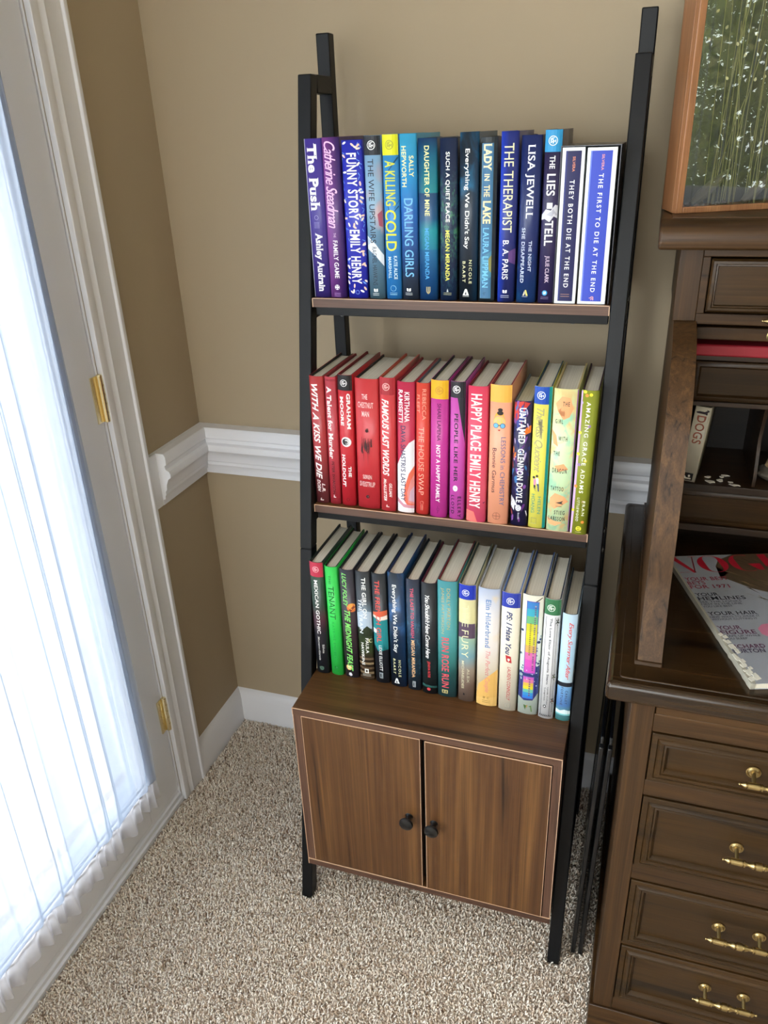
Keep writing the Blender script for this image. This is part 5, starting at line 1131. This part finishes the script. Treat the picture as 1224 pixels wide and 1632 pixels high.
mt('RICHARD', .06, .30, .868, .902, '5a2a4a'); mt('BURTON', .06, .28, .908, .940, '3a2c48')
mk.D(.33, .66, .022, 'c77a94', .9, 9)
V, F, MI, ML = [], [], [], [mat('cover_stock', '969aa3', 0.3)]
V += [(0, -MH, MT - .0006), (MW, -MH, MT - .0006), (MW, 0, MT - .0006), (0, 0, MT - .0006), (0, -MH, MT), (MW, -MH, MT), (MW, 0, MT), (0, 0, MT)]
F += [(0, 3, 2, 1), (4, 5, 6, 7), (0, 1, 5, 4), (1, 2, 6, 5), (2, 3, 7, 6), (3, 0, 4, 7)]; MI += [0] * 6
for co, fs, c in mk.mesh(lambda x, d, l: (x + MW / 2, -d, MT + l * .5 + .00006), .0001, .00002):
    im = mat('glossy_' + c, c, 0.28); 
    if im not in ML: ML.append(im)
    k = len(V); V += co; F += [tuple(k + i for i in f) for f in fs]; MI += [ML.index(im)] * len(fs)
me = bpy.data.meshes.new('front_cover'); me.from_pydata(V, [], F); [me.materials.append(m) for m in ML]; me.polygons.foreach_set('material_index', MI); me.update()
o = bpy.data.objects.new('front_cover', me); COL.objects.link(o); o.parent = mag
b = MB(); b.box(0, MW, -MH, 0, 0, 0.0007); b.build('back_cover', mat('cover_stock_back', 'b9bbc0', .4), mag)
# worn spine strip with torn patches
b = MB(); r = random.Random(10); n = 44; A, Bq = [], []
for k in range(n + 1):
    y = -MH + MH * k / n; wv = r.uniform(-.0009, .0006) if y < -.2 else 0
    A.append((-.0012 + wv, y)); Bq.append((.0016 + r.uniform(0, .0010) + (.005 * r.random() if y < -.27 else 0), y))
for k in range(n):
    b.hexa([(A[k][0], A[k][1], 0), (Bq[k][0], Bq[k][1], 0), (Bq[k + 1][0], Bq[k + 1][1], 0), (A[k + 1][0], A[k + 1][1], 0)], [(A[k][0], A[k][1], MT + .0001), (Bq[k][0], Bq[k][1], MT + .0004), (Bq[k + 1][0], Bq[k + 1][1], MT + .0004), (A[k + 1][0], A[k + 1][1], MT + .0001)])
sp_ = b.build('worn_spine', mat('worn_paper', '9f9b8e', .8), mag); sp_['label'] = 'torn pale spine edge'
b = MB(); r = random.Random(14)
for k in range(22):
    y = -MH + .004 + .11 * (k / 22) ** 1.3; x = r.uniform(-.0008, .004 + .010 * (1 - k / 22)); q = r.uniform(.003, .008)
    b.hexa([(x, y, MT + .0002), (x + q, y + q * .4, MT + .0002), (x + q * .7, y + q * 1.6, MT + .0002), (x - q * .3, y + q, MT + .0002)], [(x, y, MT + .0006), (x + q, y + q * .4, MT + .0008), (x + q * .7, y + q * 1.6, MT + .0006), (x - q * .3, y + q, MT + .0012)])
fl_ = b.build('torn_flakes', mat('torn_white_paper', 'dad7cc', .8), mag); fl_['label'] = 'white torn paper along the lower spine'

# glazed display case on the cornice, turned towards the room
ca = math.radians(25)
ccase = thing('display_case', 'glass fronted reddish wood display case of dried grasses on top of the desk', 'display case', (0.9860, -0.235, CT + 0.0014), (0, 0, ca))
CW_, CDp, CH = 0.262, 0.080, 0.50
b = MB()   # slightly tapering plan: side walls follow the case's splay
sk = 0.016
def cs(y): return sk * y / CDp - 0.0
for x0, x1, s in ((0, 0.010, 1), (CW_ - 0.010, CW_, 0)):
    q = sk if s else -0.02
    b.hexa([(x0, 0.012, 0), (x1, 0.012, 0), (x1 + q, CDp, 0), (x0 + q, CDp, 0)], [(x0, 0.012, CH), (x1, 0.012, CH), (x1 + q, CDp, CH), (x0 + q, CDp, CH)])
b.build('case_side', CHERRY, ccase, bevel=0.001)
b = MB(); fwid = 0.0105
b.box(0, fwid, 0, 0.012, 0, CH); b.box(CW_ - fwid, CW_, 0, 0.012, 0, CH); b.box(fwid, CW_ - fwid, 0, 0.012, 0, 0.0085); b.box(fwid, CW_ - fwid, 0, 0.012, CH - 0.0105, CH)
b.build('front_frame', CHERRY, ccase, bevel=0.0012)
b = MB(); b.hexa([(0.001, .012, 0), (CW_ - .001, .012, 0), (CW_ - .021, CDp, 0), (.017, CDp, 0)], [(0.001, .012, .005), (CW_ - .001, .012, .005), (CW_ - .021, CDp, .005), (.017, CDp, .005)])
b.hexa([(0.001, .012, CH - .006), (CW_ - .001, .012, CH - .006), (CW_ - .021, CDp, CH - .006), (.017, CDp, CH - .006)], [(0.001, .012, CH), (CW_ - .001, .012, CH), (CW_ - .021, CDp, CH), (.017, CDp, CH)])
b.build('case_base', CHERRY, ccase)
b = MB(); b.box(sk, CW_ - .02, CDp - .004, CDp, 0, CH); b.build('case_back', mat('faded_backing', '3b382c', .85), ccase)
b = MB(); b.box(fwid, CW_ - fwid, .004, .0065, .0085, CH - .0105); b.build('glass_pane', GLASS, ccase)
# dried grasses and a little driftwood inside
rg = random.Random(21)
b = MB()
for k in range(30):
    x, y = rg.uniform(.06, CW_ - .045), rg.uniform(.03, .068); hgt = rg.uniform(.10, .42); lx = rg.uniform(-.03, .035)
    x = min(max(x, .05), CW_ - .05); p = [(x + lx * (t / 5) ** 1.6, y, .005 + hgt * t / 5) for t in range(6)]
    for q0, q1 in zip(p, p[1:]):
        b.cyl((max(.022, min(CW_ - .035, q0[0])), q0[1], q0[2]), (max(.022, min(CW_ - .035, q1[0])), q1[1], q1[2]), 0.0006, 4)
gr = b.build('dried_grass', mat('straw', '7d7650', .8), ccase)
b = MB()
for k in range(50):
    x, y, z = rg.uniform(.035, CW_ - .045), rg.uniform(.02, .066), rg.uniform(.15, .47)
    b.lathe([(0, 0), (.0012, .0016), (.003, .0019), (.005, .0010), (.0056, 0)], (x, y, z), (rg.uniform(-1, 1), rg.uniform(-1, 1), 1), 6)
b.build('seed_head', mat('pale_seed', 'cfc69a', .8), ccase)
b = MB()
for x, z0, lx in ((.045, .040, .05), (.125, .042, .055)):
    b.lathe([(0, .004), (.02, .009), (.05, .007), (lx + .03, .0)], (x, .045, .008), (.7, .1, .55), 8)
    b.cyl((x + .012, .045, .005), (x + .014, .045, .03), .0012, 6)
for k in range(6): b.lathe([(0, .003), (.004, .0042), (.008, 0)], (.05 + rg.uniform(-.02, .04), .03, .005), (0, 0, 1), 8)
b.build('driftwood', mat('driftwood_grey', '544b3c', .8), ccase)

# two slim folded black panels stored between the bookcase and the desk
FL = [('folding_tray_table', 'slim black folded tray table standing in the gap beside the bookcase leg', .9545, .0), ('folding_tray_table', 'slim black folded tray table standing closer to the oak desk in the gap', .9685, .0)]
for nm, lb, x, _ in FL:
    rt = thing(nm, lb, 'tray table', (x, -0.45, 0.0), (0, 0.022, 0), 'folded tray tables in the gap')
    b = MB(); b.prism([(-.0, .0), (-.0, .505), (.022, .527), (.32, .527), (.34, .505), (.34, .0)], 0, -.0026, .0026); b.build('tray_panel', mat('gloss_black', '0b0c10', 0.18), rt, bevel=.001)
    for q in (-.004, .332):
        b = MB(); b.box(-.0040, .0040, q, q + .012, -.002, .524); b.build('leg', BLACKP, rt, bevel=.0015)

# ---------------------------------------------------------------- shrubs outside the side window
def leaf(name, c):
    m = mat(name, c, 0.5); t = NT(m); o = [n for n in m.node_tree.nodes if n.type == 'OUTPUT_MATERIAL'][0]
    d = t.n('ShaderNodeBsdfDiffuse'); d.inputs[0].default_value = lin(c); tl = t.n('ShaderNodeBsdfTranslucent'); tl.inputs[0].default_value = lin(c); mx = t.n('ShaderNodeMixShader')
    t.l(d.outputs[0], mx.inputs[1]); t.l(tl.outputs[0], mx.inputs[2]); t.l(mx.outputs[0], o.inputs[0]); return m
LEAF = [leaf('leaf_green', 'b5bf74'), leaf('leaf_yellow', 'd9d796'), leaf('leaf_dark', '7f8f54')]
def shrub(name, label, cx, cy, rx, ry, z0, z1, n, seed):
    root = thing(name, label, 'shrub', (cx, cy, -0.12)); r = random.Random(seed)
    V, F, MI = [], [], []
    for k in range(n):
        z = r.uniform(z0, z1); t = (z - z0) / (z1 - z0); s = math.sqrt(max(.08, 1 - (2 * t - 1) ** 2 * .8)); a = r.uniform(0, 6.28); q = math.sqrt(r.random())
        c = Vector((rx * s * q * math.cos(a), ry * s * q * math.sin(a), z)); u = Vector((r.uniform(-1, 1), r.uniform(-1, 1), r.uniform(-1, 1))).normalized(); v = u.orthogonal().normalized(); L_ = r.uniform(.02, .045)
        i = len(V); V += [tuple(c - u * L_), tuple(c + v * L_ * .4), tuple(c + u * L_), tuple(c - v * L_ * .4)]; F.append((i, i + 1, i + 2, i + 3)); MI.append(r.choice((0, 0, 1, 2, 2)))
    me = bpy.data.meshes.new('foliage'); me.from_pydata(V, [], F); [me.materials.append(m) for m in LEAF]; me.polygons.foreach_set('material_index', MI); me.update()
    o = bpy.data.objects.new('foliage', me); COL.objects.link(o); o.parent = root
    b = MB(); b.cyl((0, 0, 0), (0, 0, z1 * .7), .04, 8); b.build('trunk', mat('bark', '4a3a2a', .9), root)
shrub('garden_shrub', 'leafy yellow-green shrub outside the side window, nearest the house corner', 4.05, -1.75, .60, .78, .1, 3.0, 21000, 1)
shrub('garden_shrub', 'leafy dark shrub outside the side window, beside the yellow-green one', 4.3, -3.5, .75, .85, .1, 2.9, 19000, 2)
b = MB(); b.box(ROOM_X1 + T, 9, -8, 4, -.16, -.12); struct(b.build('ground', mat('lawn', '5f6a3a', .9)))

# ---------------------------------------------------------------- twisted carpet pile over the part of the floor in view
def pile():
    rng = np.random.default_rng(5)
    x0, x1, y0, y1, st = 0.012, 1.06, -1.16, -0.012, 0.0043
    gx, gy = np.meshgrid(np.arange(x0, x1, st), np.arange(y0, y1, st)); n = gx.size
    px = gx.ravel() + rng.uniform(-.5, .5, n) * st; py = gy.ravel() + rng.uniform(-.5, .5, n) * st
    keep = np.ones(n, bool)
    for bx in ((SX - .002, SX + LW + .002, FY - .001, FY + DL + .002), (SX + L - LW - .002, SX + L + .002, FY - .001, FY + DL + .002), (SX - .002, SX + LW + .002, YR - .002, YR + LW + .002), (SX + L - LW - .002, SX + L + .002, YR - .002, YR + LW + .002), (.990, 1.1, -.600, 0), (.948, .976, -.456, -.10)):
        keep &= ~((px > bx[0]) & (px < bx[1]) & (py > bx[2]) & (py < bx[3]))
    keep &= ~((px < 0.017) & (py > -0.34)); px, py = px[keep], py[keep]; n = px.size
    a = rng.uniform(0, 2 * np.pi, n); lean = rng.uniform(.0015, .0060, n); hh = rng.uniform(.0045, .0085, n); cu = rng.uniform(-1.8, 1.8, n); rad = rng.uniform(.0011, .0017, n)
    R, S = 5, 4
    V = np.zeros((n, R, S, 3), np.float32)
    for r_ in range(R):
        t = r_ / (R - 1); ang = a + cu * t
        cx = px + lean * t * np.cos(ang); cy = py + lean * t * np.sin(ang); cz = hh * np.sin(t * 1.75) / .98 - .004
        w_ = rad * (0.9, 1.0, 1.05, .95, .35)[r_]
        for s in range(S):
            th = 2 * np.pi * s / S + 2.2 * t
            V[:, r_, s, 0] = cx + w_ * np.cos(th); V[:, r_, s, 1] = cy + w_ * np.sin(th); V[:, r_, s, 2] = cz + w_ * .5 * np.sin(th + ang) * t
    fq = []
    for r_ in range(R - 1):
        for s in range(S): fq.append((r_ * S + s, r_ * S + (s + 1) % S, (r_ + 1) * S + (s + 1) % S, (r_ + 1) * S + s))
    fq.append(tuple((R - 1) * S + s for s in range(S)))
    fq = np.array(fq, np.int32); base = (np.arange(n, dtype=np.int32) * R * S)[:, None, None]
    F = (base + fq[None]).reshape(-1)
    me = bpy.data.meshes.new('carpet_pile'); nv = n * R * S; nf = n * len(fq)
    me.vertices.add(nv); me.vertices.foreach_set('co', V.reshape(-1)); me.loops.add(nf * 4); me.loops.foreach_set('vertex_index', F); me.polygons.add(nf)
    me.polygons.foreach_set('loop_start', np.arange(nf, dtype=np.int32) * 4); me.polygons.foreach_set('use_smooth', np.ones(nf, bool)); me.update(calc_edges=True)
    cols = np.array([lin(c) for c in ('fbf2e6', 'f5e9dc', 'ecdccb', 'dcc8b4', 'fff8ee', 'b7a18c', '8d7866')], np.float32)
    k = rng.choice(len(cols), n, p=(.26, .24, .18, .12, .14, .04, .02)); at = me.color_attributes.new('yarn', 'FLOAT_COLOR', 'POINT')
    at.data.foreach_set('color', np.repeat(cols[k], R * S, axis=0).reshape(-1))
    m = bpy.data.materials.new('twist_yarn'); m.use_nodes = True; t = NT(m); bs = m.node_tree.nodes['Principled BSDF']; bs.inputs['Roughness'].default_value = .9; bs.inputs['Specular IOR Level'].default_value = .1
    ca_ = t.n('ShaderNodeVertexColor'); ca_.layer_name = 'yarn'; t.l(ca_.outputs[0], bs.inputs['Base Color'])
    me.materials.append(m); o = bpy.data.objects.new('carpet_pile', me); COL.objects.link(o); o['kind'] = 'stuff'; o['label'] = 'beige twisted pile of the wall-to-wall carpet'; o['category'] = 'carpet'
pile()
